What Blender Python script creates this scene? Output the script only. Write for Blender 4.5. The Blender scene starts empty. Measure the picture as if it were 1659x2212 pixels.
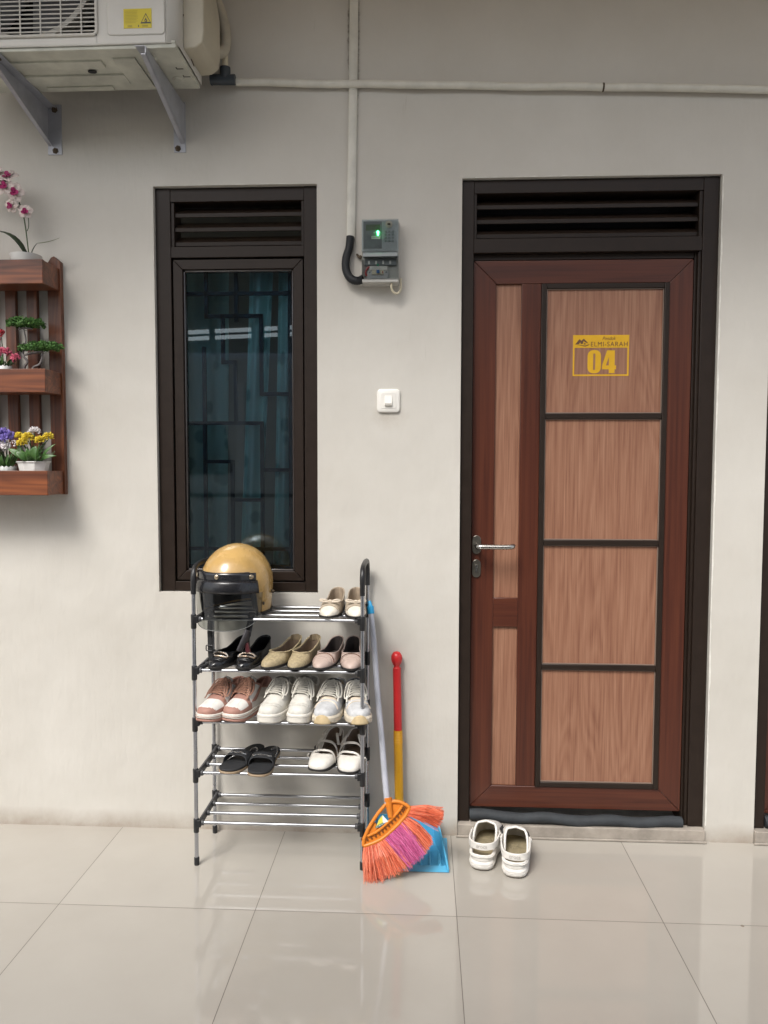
import bpy, bmesh, math, random
from mathutils import Vector, Matrix, noise
random.seed(7)
R = math.radians
PI = math.pi
S = bpy.context.scene
COL = S.collection

# ------------------------------------------------------------------ camera
pitch, yaw, roll = .0601, .0504, .0020
f = Vector((-math.sin(yaw)*math.cos(pitch), math.cos(yaw)*math.cos(pitch), -math.sin(pitch)))
r = Vector((math.cos(yaw), math.sin(yaw), 0)); u = r.cross(f)
r2 = math.cos(roll)*r + math.sin(roll)*u; u2 = -math.sin(roll)*r + math.cos(roll)*u
cd = bpy.data.cameras.new('camera'); cam = bpy.data.objects.new('camera', cd); COL.objects.link(cam)
cam.matrix_world = Matrix(((r2.x, u2.x, -f.x, .0972), (r2.y, u2.y, -f.y, -2.7114), (r2.z, u2.z, -f.z, 1.3270), (0, 0, 0, 1)))
cd.sensor_fit = 'VERTICAL'; cd.sensor_height = 36; cd.lens = 1669.5/2212*36
cd.clip_start = .05; cd.clip_end = 500
S.camera = cam

# ------------------------------------------------------------------ light
SUN_EL, SUN_AZ = 50, 27          # degrees up, degrees to the left of straight in front of the wall
sv = Vector((-math.sin(R(SUN_AZ))*math.cos(R(SUN_EL)), -math.cos(R(SUN_AZ))*math.cos(R(SUN_EL)), math.sin(R(SUN_EL))))
ld = bpy.data.lights.new('sun', 'SUN'); lo = bpy.data.objects.new('sun', ld); COL.objects.link(lo)
ld.energy = 1.3; ld.angle = R(21); ld.color = (1, .985, .955)
lo.rotation_euler = sv.to_track_quat('Z', 'Y').to_euler(); lo.location = (-3, -8, 9)
W = bpy.data.worlds.new('World'); S.world = W; W.use_nodes = True
nt = W.node_tree; bg = nt.nodes['Background']
sky = nt.nodes.new('ShaderNodeTexSky'); sky.sky_type = 'NISHITA'; sky.sun_disc = False
sky.sun_elevation = R(SUN_EL); sky.sun_rotation = R(180 + SUN_AZ)
sky.dust_density = 4.0; sky.air_density = 1.2
hs = nt.nodes.new('ShaderNodeHueSaturation'); hs.inputs['Saturation'].default_value = .55
nt.links.new(sky.outputs[0], hs.inputs['Color']); nt.links.new(hs.outputs[0], bg.inputs['Color'])
bg.inputs['Strength'].default_value = .115
S.view_settings.view_transform = 'Standard'; S.view_settings.look = 'None'; S.view_settings.gamma = 1
S.view_settings.exposure = 1.12
S.cycles.use_denoising = True
S.cycles.max_bounces = 10; S.cycles.diffuse_bounces = 6; S.cycles.transparent_max_bounces = 16

# ------------------------------------------------------------------ materials
MATS = {}
def N(nt, t, **kw):
    n = nt.nodes.new('ShaderNode' + t)
    for k, v in kw.items():
        if k in n.inputs: n.inputs[k].default_value = v
        else: setattr(n, k, v)
    return n
def mat(name, col, rough=.5, metal=0, spec=.5, var=0, vscale=8, bump=0, bscale=200, coat=0, stretch=None, sheen=0):
    """plain principled material with a little noise in its colour and its surface"""
    if name in MATS: return MATS[name]
    m = bpy.data.materials.new(name); m.use_nodes = True; t = m.node_tree; b = t.nodes['Principled BSDF']
    b.inputs['Base Color'].default_value = (*col, 1); b.inputs['Roughness'].default_value = rough
    b.inputs['Metallic'].default_value = metal; b.inputs['Specular IOR Level'].default_value = spec
    b.inputs['Coat Weight'].default_value = coat
    tc = N(t, 'TexCoord'); mp = N(t, 'Mapping'); t.links.new(tc.outputs['Object'], mp.inputs[0])
    if stretch: mp.inputs['Scale'].default_value = stretch
    if var:
        n = N(t, 'TexNoise', Scale=vscale, Detail=6, Roughness=.6); t.links.new(mp.outputs[0], n.inputs['Vector'])
        rp = N(t, 'ValToRGB'); rp.color_ramp.elements[0].position = .3; rp.color_ramp.elements[1].position = .7
        rp.color_ramp.elements[0].color = (*[c*(1-var) for c in col], 1); rp.color_ramp.elements[1].color = (*[min(1, c*(1+var)) for c in col], 1)
        t.links.new(n.outputs['Fac'], rp.inputs[0]); t.links.new(rp.outputs[0], b.inputs['Base Color'])
        mr = N(t, 'MapRange'); mr.inputs[3].default_value = max(.02, rough - .08); mr.inputs[4].default_value = min(1, rough + .1)
        t.links.new(n.outputs['Fac'], mr.inputs[0]); t.links.new(mr.outputs[0], b.inputs['Roughness'])
    if bump:
        n2 = N(t, 'TexNoise', Scale=bscale, Detail=4); t.links.new(mp.outputs[0], n2.inputs['Vector'])
        bp = N(t, 'Bump', Strength=bump, Distance=.002); t.links.new(n2.outputs['Fac'], bp.inputs['Height']); t.links.new(bp.outputs[0], b.inputs['Normal'])
    MATS[name] = m; return m
def emit(name, col, s):
    m = mat(name, col, .3); b = m.node_tree.nodes['Principled BSDF']
    b.inputs['Emission Color'].default_value = (*col, 1); b.inputs['Emission Strength'].default_value = s; return m
def glass(name, tint, ior=1.5, rough=0.0, refl=(1, 1, 1)):
    """thin sheet: tinted pass-through plus a Fresnel reflection"""
    m = bpy.data.materials.new(name); m.use_nodes = True; t = m.node_tree; t.nodes.clear()
    o = N(t, 'OutputMaterial'); mx = N(t, 'MixShader'); tr = N(t, 'BsdfTransparent'); gl = N(t, 'BsdfGlossy'); fr = N(t, 'Fresnel')
    tr.inputs[0].default_value = (*tint, 1); gl.inputs['Roughness'].default_value = rough; gl.inputs[0].default_value = (*refl, 1)
    fr.inputs['IOR'].default_value = ior
    t.links.new(fr.outputs[0], mx.inputs[0]); t.links.new(tr.outputs[0], mx.inputs[1]); t.links.new(gl.outputs[0], mx.inputs[2]); t.links.new(mx.outputs[0], o.inputs[0])
    return m
def wood(name, dark, mid, light, fine=70, along='Z', rings=True, rough=.4, contrast=1):
    m = bpy.data.materials.new(name); m.use_nodes = True; t = m.node_tree; b = t.nodes['Principled BSDF']; L = t.links.new
    tc = N(t, 'TexCoord'); mp = N(t, 'Mapping'); L(tc.outputs['Object'], mp.inputs[0])
    k = 'XYZ'.index(along); sc = [fine]*3; sc[k] = fine*.022; mp.inputs['Scale'].default_value = sc
    n = N(t, 'TexNoise', Scale=1.0, Detail=7, Roughness=.65, Distortion=.4); L(mp.outputs[0], n.inputs['Vector'])
    fac = n.outputs['Fac']
    if rings:
        mp2 = N(t, 'Mapping'); L(tc.outputs['Object'], mp2.inputs[0]); sc = [11.0]*3; sc[k] = .9; mp2.inputs['Scale'].default_value = sc
        n3 = N(t, 'TexNoise', Scale=.8, Detail=2, Roughness=.4, Distortion=.3); L(mp2.outputs[0], n3.inputs['Vector'])
        mu = N(t, 'Math', operation='MULTIPLY'); mu.inputs[1].default_value = 16.0; L(n3.outputs['Fac'], mu.inputs[0])
        pp = N(t, 'Math', operation='PINGPONG'); pp.inputs[1].default_value = .5; L(mu.outputs[0], pp.inputs[0])
        ad = N(t, 'Math', operation='MULTIPLY_ADD'); ad.inputs[1].default_value = .27; L(pp.outputs[0], ad.inputs[0])
        m3 = N(t, 'Math', operation='MULTIPLY'); m3.inputs[1].default_value = .92; L(n.outputs['Fac'], m3.inputs[0]); L(m3.outputs[0], ad.inputs[2])
        fac = ad.outputs[0]
    rp = N(t, 'ValToRGB'); e = rp.color_ramp.elements
    e[0].position = .5-.17*contrast; e[0].color = (*dark, 1); e[1].position = .5+.22*contrast; e[1].color = (*light, 1)
    x = e.new(.5); x.color = (*mid, 1); L(fac, rp.inputs[0]); L(rp.outputs[0], b.inputs['Base Color'])
    b.inputs['Roughness'].default_value = rough
    bp = N(t, 'Bump', Strength=.12, Distance=.001); L(fac, bp.inputs['Height']); L(bp.outputs[0], b.inputs['Normal'])
    return m
def wall_mat():
    m = bpy.data.materials.new('painted_plaster'); m.use_nodes = True; t = m.node_tree; b = t.nodes['Principled BSDF']; L = t.links.new
    tc = N(t, 'TexCoord'); sx = N(t, 'SeparateXYZ'); L(tc.outputs['Object'], sx.inputs[0])
    n = N(t, 'TexNoise', Scale=2.2, Detail=7, Roughness=.62); L(tc.outputs['Object'], n.inputs['Vector'])
    rp = N(t, 'ValToRGB'); e = rp.color_ramp.elements; e[0].position = .32; e[0].color = (.508, .483, .434, 1); e[1].position = .7; e[1].color = (.568, .545, .498, 1)
    L(n.outputs['Fac'], rp.inputs[0])
    # scuffed, splashed band along the foot of the wall
    n2 = N(t, 'TexNoise', Scale=7, Detail=8, Roughness=.7); L(tc.outputs['Object'], n2.inputs['Vector'])
    a = N(t, 'MapRange'); a.inputs[1].default_value = .09; a.inputs[2].default_value = 0.0; a.inputs[3].default_value = 0; a.inputs[4].default_value = 1; L(sx.outputs['Z'], a.inputs[0])
    mu = N(t, 'Math', operation='MULTIPLY'); L(a.outputs[0], mu.inputs[0]); L(n2.outputs['Fac'], mu.inputs[1])
    rp2 = N(t, 'ValToRGB'); rp2.color_ramp.elements[0].position = .12; rp2.color_ramp.elements[1].position = .6; L(mu.outputs[0], rp2.inputs[0])
    mx = N(t, 'MixRGB'); mx.inputs[2].default_value = (.33, .28, .23, 1); L(rp2.outputs[0], mx.inputs[0]); L(rp.outputs[0], mx.inputs[1])
    # sparse specks and scratches
    v = N(t, 'TexVoronoi', Scale=2.6); L(tc.outputs['Object'], v.inputs['Vector'])
    lt = N(t, 'Math', operation='LESS_THAN'); lt.inputs[1].default_value = .022; L(v.outputs['Distance'], lt.inputs[0])
    mx2 = N(t, 'MixRGB'); mx2.inputs[2].default_value = (.22, .18, .14, 1)
    ml = N(t, 'Math', operation='MULTIPLY'); ml.inputs[1].default_value = .7; L(lt.outputs[0], ml.inputs[0]); L(ml.outputs[0], mx2.inputs[0]); L(mx.outputs[0], mx2.inputs[1])
    # mildew beside the cable trunking and a rubbed patch under the switch
    def near(axis, c, d):
        q = N(t, 'Math', operation='SUBTRACT'); q.inputs[1].default_value = c; L(sx.outputs[axis], q.inputs[0]); a_ = N(t, 'Math', operation='ABSOLUTE'); L(q.outputs[0], a_.inputs[0])
        mr_ = N(t, 'MapRange'); mr_.inputs[1].default_value = d; mr_.inputs[2].default_value = 0; L(a_.outputs[0], mr_.inputs[0]); return mr_.outputs[0]
    def mul(p, q):
        w = N(t, 'Math', operation='MULTIPLY'); L(p, w.inputs[0]); L(q, w.inputs[1]); return w.outputs[0]
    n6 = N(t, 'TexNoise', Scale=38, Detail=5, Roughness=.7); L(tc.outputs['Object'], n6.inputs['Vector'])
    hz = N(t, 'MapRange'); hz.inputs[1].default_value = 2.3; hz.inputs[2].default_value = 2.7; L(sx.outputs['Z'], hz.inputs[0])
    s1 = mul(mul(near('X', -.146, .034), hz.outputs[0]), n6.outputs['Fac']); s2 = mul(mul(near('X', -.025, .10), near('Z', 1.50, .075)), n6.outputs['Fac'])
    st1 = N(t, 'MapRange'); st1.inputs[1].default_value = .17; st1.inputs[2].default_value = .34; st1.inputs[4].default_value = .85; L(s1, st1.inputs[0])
    st2 = N(t, 'MapRange'); st2.inputs[1].default_value = .12; st2.inputs[2].default_value = .6; st2.inputs[4].default_value = .5; L(s2, st2.inputs[0])
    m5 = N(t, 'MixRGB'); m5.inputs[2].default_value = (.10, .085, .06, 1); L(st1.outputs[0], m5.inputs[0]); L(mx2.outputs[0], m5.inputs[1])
    m6 = N(t, 'MixRGB'); m6.inputs[2].default_value = (.33, .28, .22, 1); L(st2.outputs[0], m6.inputs[0]); L(m5.outputs[0], m6.inputs[1])
    mp7 = N(t, 'Mapping'); mp7.inputs['Scale'].default_value = (55, 55, 5); L(tc.outputs['Object'], mp7.inputs[0])
    n7 = N(t, 'TexNoise', Scale=1, Detail=3, Distortion=.6); L(mp7.outputs[0], n7.inputs['Vector'])
    n8 = N(t, 'TexNoise', Scale=1.3, Detail=2); L(tc.outputs['Object'], n8.inputs['Vector'])
    g7 = N(t, 'MapRange'); g7.inputs[1].default_value = .70; g7.inputs[2].default_value = .76; L(n7.outputs['Fac'], g7.inputs[0])
    g8 = N(t, 'MapRange'); g8.inputs[1].default_value = .52; g8.inputs[2].default_value = .62; g8.inputs[4].default_value = .45; L(n8.outputs['Fac'], g8.inputs[0])
    m7 = N(t, 'MixRGB'); m7.inputs[2].default_value = (.36, .32, .27, 1); L(mul(g7.outputs[0], g8.outputs[0]), m7.inputs[0]); L(m6.outputs[0], m7.inputs[1])
    L(m7.outputs[0], b.inputs['Base Color']); b.inputs['Roughness'].default_value = .62; b.inputs['Specular IOR Level'].default_value = .35
    mp = N(t, 'Mapping'); mp.inputs['Scale'].default_value = (60, 60, 14); L(tc.outputs['Object'], mp.inputs[0])
    n4 = N(t, 'TexNoise', Scale=1, Detail=5); L(mp.outputs[0], n4.inputs['Vector'])
    n5 = N(t, 'TexNoise', Scale=6, Detail=3); L(tc.outputs['Object'], n5.inputs['Vector'])
    bp = N(t, 'Bump', Strength=.38, Distance=.003); L(n4.outputs['Fac'], bp.inputs['Height'])
    bp2 = N(t, 'Bump', Strength=.3, Distance=.02); L(n5.outputs['Fac'], bp2.inputs['Height']); L(bp.outputs[0], bp2.inputs['Normal']); L(bp2.outputs[0], b.inputs['Normal'])
    return m
def tile_mat():
    m = bpy.data.materials.new('polished_tile'); m.use_nodes = True; t = m.node_tree; b = t.nodes['Principled BSDF']; L = t.links.new
    tc = N(t, 'TexCoord'); sx = N(t, 'SeparateXYZ'); L(tc.outputs['Object'], sx.inputs[0])
    def line(axis, off):
        a = N(t, 'Math', operation='SUBTRACT'); a.inputs[1].default_value = off; L(sx.outputs[axis], a.inputs[0])
        d = N(t, 'Math', operation='DIVIDE'); d.inputs[1].default_value = .6; L(a.outputs[0], d.inputs[0])
        fl = N(t, 'Math', operation='FLOOR'); L(d.outputs[0], fl.inputs[0])
        pp = N(t, 'Math', operation='PINGPONG'); pp.inputs[1].default_value = .5; L(d.outputs[0], pp.inputs[0])
        lt = N(t, 'Math', operation='LESS_THAN'); lt.inputs[1].default_value = .0016; L(pp.outputs[0], lt.inputs[0]); return lt.outputs[0], fl.outputs[0]
    lx, fx = line('X', -.9972); ly, fy = line('Y', -.50)
    mxm = N(t, 'Math', operation='MAXIMUM'); L(lx, mxm.inputs[0]); L(ly, mxm.inputs[1])
    cv = N(t, 'CombineXYZ'); L(fx, cv.inputs[0]); L(fy, cv.inputs[1]); wn = N(t, 'TexWhiteNoise'); L(cv.outputs[0], wn.inputs['Vector'])
    n = N(t, 'TexNoise', Scale=1.6, Detail=8, Roughness=.6); L(tc.outputs['Object'], n.inputs['Vector'])
    ad = N(t, 'Math', operation='MULTIPLY_ADD'); ad.inputs[1].default_value = .38; L(wn.outputs['Value'], ad.inputs[0]); L(n.outputs['Fac'], ad.inputs[2])
    rp = N(t, 'ValToRGB'); e = rp.color_ramp.elements; e[0].position = .4; e[0].color = (.350, .325, .285, 1); e[1].position = .85; e[1].color = (.400, .375, .332, 1); L(ad.outputs[0], rp.inputs[0])
    v = N(t, 'TexVoronoi', Scale=4.2); L(tc.outputs['Object'], v.inputs['Vector'])
    lt = N(t, 'Math', operation='LESS_THAN'); lt.inputs[1].default_value = .022; L(v.outputs['Distance'], lt.inputs[0])
    m0 = N(t, 'MixRGB'); m0.inputs[2].default_value = (.2, .16, .12, 1); L(lt.outputs[0], m0.inputs[0]); L(rp.outputs[0], m0.inputs[1])
    mx = N(t, 'MixRGB'); mx.inputs[2].default_value = (.11, .09, .075, 1); L(mxm.outputs[0], mx.inputs[0]); L(m0.outputs[0], mx.inputs[1])
    L(mx.outputs[0], b.inputs['Base Color'])
    n2 = N(t, 'TexNoise', Scale=5, Detail=8, Roughness=.7); L(tc.outputs['Object'], n2.inputs['Vector'])
    mr = N(t, 'MapRange'); mr.inputs[1].default_value = .3; mr.inputs[2].default_value = .75; mr.inputs[3].default_value = .03; mr.inputs[4].default_value = .11; L(n2.outputs['Fac'], mr.inputs[0])
    rm = N(t, 'MixRGB'); rm.inputs[2].default_value = (.8, .8, .8, 1); L(mxm.outputs[0], rm.inputs[0]); L(mr.outputs[0], rm.inputs[1]); L(rm.outputs[0], b.inputs['Roughness'])
    b.inputs['Specular IOR Level'].default_value = .8
    n3 = N(t, 'TexNoise', Scale=3, Detail=2); L(tc.outputs['Object'], n3.inputs['Vector'])
    bp = N(t, 'Bump', Strength=.03, Distance=.01); L(n3.outputs['Fac'], bp.inputs['Height'])
    iv = N(t, 'Math', operation='SUBTRACT'); iv.inputs[0].default_value = 1; L(mxm.outputs[0], iv.inputs[1])
    bp2 = N(t, 'Bump', Strength=.5, Distance=.002); L(iv.outputs[0], bp2.inputs['Height']); L(bp.outputs[0], bp2.inputs['Normal']); L(bp2.outputs[0], b.inputs['Normal'])
    return m

M_wall = wall_mat(); M_tile = tile_mat()
M_alu = mat('dark_brown_aluminium', (.0190, .0120, .0085), .42, 0, .28, .12, 30, .05, 300)
M_black = mat('black_plastic', (.013, .013, .014), .38, 0, .5, .15, 20)
M_rubber = mat('black_rubber', (.012, .013, .015), .6, 0, .4, .2, 30, .2, 120)
M_chrome = mat('chromed_tube', (.50, .51, .54), .24, 1, .5, .08, 15)
M_mah = wood('mahogany_laminate', (.046, .0122, .0068), (.073, .0195, .0100), (.100, .029, .0140), 70, 'Z', False, .34)
M_mahh = wood('mahogany_laminate_rail', (.046, .0122, .0068), (.073, .0195, .0100), (.100, .029, .0140), 70, 'X', False, .34)
M_oak = wood('light_wood_laminate', (.175, .074, .044), (.242, .114, .068), (.312, .164, .103), 180, 'Z', True, .42, 1.0)
M_plank = wood('stained_planter_wood', (.050, .016, .008), (.125, .040, .019), (.28, .088, .032), 26, 'X', True, .36, 1.2)
M_plankv = wood('stained_slat_wood', (.042, .014, .008), (.10, .033, .016), (.22, .072, .028), 26, 'Z', True, .36, 1.2)
M_acw = mat('ac_white_paint', (.58, .565, .52), .42, 0, .5, .06, 9, .03, 150)
M_acy = mat('yellowed_plastic', (.47, .43, .335), .45, 0, .5, .12, 6)
M_acd = mat('ac_dark_inside', (.02, .02, .022), .7, 0, .3, .2, 12)
M_galv = mat('galvanised_bracket', (.40, .41, .45), .42, .35, .5, .14, 18, .06, 90)
M_rust = mat('rusty_bolt', (.10, .075, .05), .6, .4, .4, .3, 90)
M_pvc = mat('white_pvc', (.60, .585, .52), .45, 0, .5, .10, 14, .04, 90, 0, None)
M_pvcg = mat('grey_pvc', (.045, .055, .065), .5, 0, .4, .2, 20)
M_white = mat('white_switch_plastic', (.76, .74, .69), .28, 0, .5, .03, 10)
M_cream = mat('cream_cable', (.60, .54, .40), .45, 0, .5, .08, 40)
M_glass = glass('blue_tinted_glass', (.69, .80, .85), 1.62, 0, (.88, .94, 1.0))
M_clear = glass('clear_plastic_cover', (.90, .92, .92), 1.45, .08)
M_smoke = glass('smoked_visor', (.42, .44, .42), 1.55, .015)

# ------------------------------------------------------------------ mesh helpers
class MB:
    def __init__(s): s.v = []; s.f = []; s.m = []
    def add(s, vs, fs, mi=0):
        o = len(s.v); s.v += [tuple(v) for v in vs]; s.f += [tuple(i+o for i in q) for q in fs]; s.m += [mi]*len(fs); return s
    def box(s, x0, x1, y0, y1, z0, z1, mi=0):
        vs = [(x, y, z) for z in (z0, z1) for y in (y0, y1) for x in (x0, x1)]
        return s.add(vs, [(0, 2, 3, 1), (4, 5, 7, 6), (0, 1, 5, 4), (2, 6, 7, 3), (0, 4, 6, 2), (1, 3, 7, 5)], mi)
    def obox(s, c, ax, ay, az, mi=0):
        c = Vector(c); ax, ay, az = Vector(ax), Vector(ay), Vector(az)
        vs = [c+i*ax+j*ay+k*az for k in (-1, 1) for j in (-1, 1) for i in (-1, 1)]
        return s.add(vs, [(0, 2, 3, 1), (4, 5, 7, 6), (0, 1, 5, 4), (2, 6, 7, 3), (0, 4, 6, 2), (1, 3, 7, 5)], mi)
    def prism(s, pts, d, mi=0):
        """closed polygon of 3-D points swept by vector d"""
        n = len(pts); d = Vector(d); a = [Vector(p) for p in pts]; vs = a+[p+d for p in a]
        return s.add(vs, [tuple(range(n-1, -1, -1)), tuple(range(n, 2*n))]+[(i, (i+1) % n, n+(i+1) % n, n+i) for i in range(n)], mi)
    def tube(s, path, rad, seg=10, mi=0, cap=True, closed=False, flat=1.0):
        P = [Vector(p) for p in path]; n = len(P); rads = rad if isinstance(rad, (list, tuple)) else [rad]*n
        prev = None; vs = []
        for i, p in enumerate(P):
            a = P[(i-1) % n] if (closed or i > 0) else p; b = P[(i+1) % n] if (closed or i < n-1) else p
            t = (b-a).normalized() if (b-a).length > 1e-9 else Vector((0, 0, 1))
            if prev is None:
                q = Vector((0, 0, 1)) if abs(t.z) < .9 else Vector((1, 0, 0)); e = t.cross(q).normalized()
            else:
                e = prev-t*prev.dot(t); e = e.normalized() if e.length > 1e-6 else t.orthogonal().normalized()
            prev = e; g = t.cross(e)
            for k in range(seg):
                an = 2*PI*k/seg; vs.append(p+rads[i]*(math.cos(an)*e+flat*math.sin(an)*g))
        fs = []
        for i in range(n if closed else n-1):
            j = (i+1) % n
            fs += [(i*seg+k, i*seg+(k+1) % seg, j*seg+(k+1) % seg, j*seg+k) for k in range(seg)]
        if cap and not closed: fs += [tuple(range(seg-1, -1, -1)), tuple((n-1)*seg+k for k in range(seg))]
        return s.add(vs, fs, mi)
    def cyl(s, a, b, rad, seg=16, mi=0): return s.tube([a, b], rad, seg, mi)
    def lathe(s, c, prof, axis=(0, 0, 1), seg=24, mi=0, ex=None, sy=1, cap=True):
        """profile of (radius, height) about an axis through c"""
        ax = Vector(axis).normalized(); e = Vector(ex).normalized() if ex else ax.orthogonal().normalized(); g = ax.cross(e); c = Vector(c); vs = []; fs = []
        for rr, h in prof:
            for k in range(seg):
                an = 2*PI*k/seg; vs.append(c+ax*h+rr*(math.cos(an)*e+sy*math.sin(an)*g))
        for i in range(len(prof)-1): fs += [(i*seg+k, i*seg+(k+1) % seg, (i+1)*seg+(k+1) % seg, (i+1)*seg+k) for k in range(seg)]
        return s.add(vs, fs+([tuple(range(seg-1, -1, -1)), tuple((len(prof)-1)*seg+k for k in range(seg))] if cap else []), mi)
    def grid(s, fn, nu, nv, mi=0, closeu=False):
        vs = [fn(i/nu, j/nv) for i in range(nu+1) for j in range(nv+1)]
        fs = [(i*(nv+1)+j, (i+1)*(nv+1)+j, (i+1)*(nv+1)+j+1, i*(nv+1)+j+1) for i in range(nu) for j in range(nv)]
        if callable(mi):
            for i in range(nu):
                for j in range(nv): pass
            o = len(s.v); s.v += [tuple(v) for v in vs]; s.f += [tuple(k+o for k in q) for q in fs]
            s.m += [mi((i+.5)/nu, (j+.5)/nv) for i in range(nu) for j in range(nv)]; return s
        return s.add(vs, fs, mi)
    def ball(s, c, rx, ry=None, rz=None, mi=0, nu=14, nv=9):
        ry = ry or rx; rz = rz or rx; c = Vector(c)
        prof = [(max(1e-5, math.sin(PI*i/nv)), -math.cos(PI*i/nv)) for i in range(nv+1)]; vs = []; fs = []
        for a, h in prof:
            for k in range(nu): vs.append(c+Vector((rx*a*math.cos(2*PI*k/nu), ry*a*math.sin(2*PI*k/nu), rz*h)))
        for i in range(nv): fs += [(i*nu+k, i*nu+(k+1) % nu, (i+1)*nu+(k+1) % nu, (i+1)*nu+k) for k in range(nu)]
        return s.add(vs, fs, mi)
    def build(s, name, mats, parent=None, smooth=True, bevel=0, sub=0, solid=0, merge=0, ang=40, soff=-1, recalc=True, lining=None):
        me = bpy.data.meshes.new(name); me.from_pydata(s.v, [], s.f)
        for m in (mats if isinstance(mats, (list, tuple)) else [mats]): me.materials.append(m)
        for p, mi in zip(me.polygons, s.m): p.material_index = mi
        bm = bmesh.new(); bm.from_mesh(me)
        if merge: bmesh.ops.remove_doubles(bm, verts=bm.verts, dist=merge)
        if recalc: bmesh.ops.recalc_face_normals(bm, faces=bm.faces)
        bm.to_mesh(me); bm.free()
        if smooth:
            me.shade_smooth()
            if not sub: me.set_sharp_from_angle(angle=R(ang))
        o = bpy.data.objects.new(name, me); COL.objects.link(o)
        if parent is not None: o.parent = parent
        if lining: me.materials.append(lining)
        if solid:
            d = o.modifiers.new('solid', 'SOLIDIFY'); d.thickness = solid; d.offset = soff; d.material_offset = 20 if lining else 0
        if bevel:
            d = o.modifiers.new('bevel', 'BEVEL'); d.width = bevel; d.segments = 2; d.limit_method = 'ANGLE'; d.angle_limit = R(40); d.harden_normals = False
        if sub:
            d = o.modifiers.new('sub', 'SUBSURF'); d.levels = sub; d.render_levels = sub
        return o
def tag(o, label=None, cat=None, group=None, kind=None):
    if label: o['label'] = label
    if cat: o['category'] = cat
    if group: o['group'] = group
    if kind: o['kind'] = kind
    return o
def thing(name, label, cat, loc=(0, 0, 0), rz=0, group=None):
    o = bpy.data.objects.new(name, None); COL.objects.link(o); o.location = loc; o.rotation_euler = (0, 0, rz); o.empty_display_size = .1
    return tag(o, label, cat, group)
def text_mesh(body, size, shear=0, offset=0, spacing=1.0):
    """lettering as flat polygons in its own x, y plane: (verts, faces, width, height)"""
    cu = bpy.data.curves.new('lettering', 'FONT'); cu.body = body; cu.size = size; cu.shear = shear; cu.offset = offset; cu.space_character = spacing; cu.fill_mode = 'FRONT'
    o = bpy.data.objects.new('lettering', cu); COL.objects.link(o); dg = bpy.context.evaluated_depsgraph_get(); dg.update()
    me = o.evaluated_get(dg).to_mesh(); vs = [v.co.copy() for v in me.vertices]; fs = [tuple(p.vertices) for p in me.polygons]
    bpy.data.objects.remove(o); bpy.data.curves.remove(cu)
    x0 = min(v.x for v in vs); y0 = min(v.y for v in vs); x1 = max(v.x for v in vs); y1 = max(v.y for v in vs)
    return [Vector((v.x-x0, v.y-y0, 0)) for v in vs], fs, x1-x0, y1-y0
def write(mb, body, x0, z0, w, h, y, mi=0, **kw):
    """lettering laid on a surface facing -y, stretched into the box w x h"""
    vs, fs, tw, th = text_mesh(body, 1, **kw); kx = w/tw; kz = h/th
    mb.add([(x0+v.x*kx, y, z0+v.y*kz) for v in vs], fs, mi)
def arc(c, r, a0, a1, n, ax=(1, 0, 0), ay=(0, 0, 1)):
    c = Vector(c); ax = Vector(ax); ay = Vector(ay)
    return [c+r*(math.cos(a0+(a1-a0)*i/n)*ax+math.sin(a0+(a1-a0)*i/n)*ay) for i in range(n+1)]
def smooth_path(pts, n=6):
    """Catmull-Rom through the points"""
    P = [Vector(p) for p in pts]; P = [2*P[0]-P[1]]+P+[2*P[-1]-P[-2]]; out = []
    for i in range(1, len(P)-2):
        a, b, c, d = P[i-1:i+3]
        for k in range(n):
            t = k/n; out.append(.5*((2*b)+(-a+c)*t+(2*a-5*b+4*c-d)*t*t+(-a+3*b-3*c+d)*t**3))
    return out+[P[-2]]
def mitred(mb, x0, x1, z0, z1, w, y0, y1, g=.0004, mi=(0, 0)):
    X0, X1, Z0, Z1 = x0+w, x1-w, z0+w, z1-w; d = (0, y1-y0, 0)
    mb.prism([(x0+g, y0, z1), (x1-g, y0, z1), (X1-g, y0, Z1), (X0+g, y0, Z1)], d, mi[1])
    mb.prism([(x0+g, y0, z0), (X0+g, y0, Z0), (X1-g, y0, Z0), (x1-g, y0, z0)], d, mi[1])
    mb.prism([(x0, y0, z0+g), (x0, y0, z1-g), (X0, y0, Z1-g), (X0, y0, Z0+g)], d, mi[0])
    mb.prism([(x1, y0, z0+g), (X1, y0, Z0+g), (X1, y0, Z1-g), (x1, y0, z1-g)], d, mi[0])

# ================================================================== SETTING
b = MB(); b.box(-150, 150, -150, 150, -.6, -.05); tag(b.build('ground', mat('bare_concrete', (.30, .28, .25), .85, var=.2, vscale=2)), kind='structure')
b = MB(); b.box(-5, 5, -8.6, 3.0, -.05, 0); tag(b.build('floor', M_tile), kind='structure')
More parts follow.
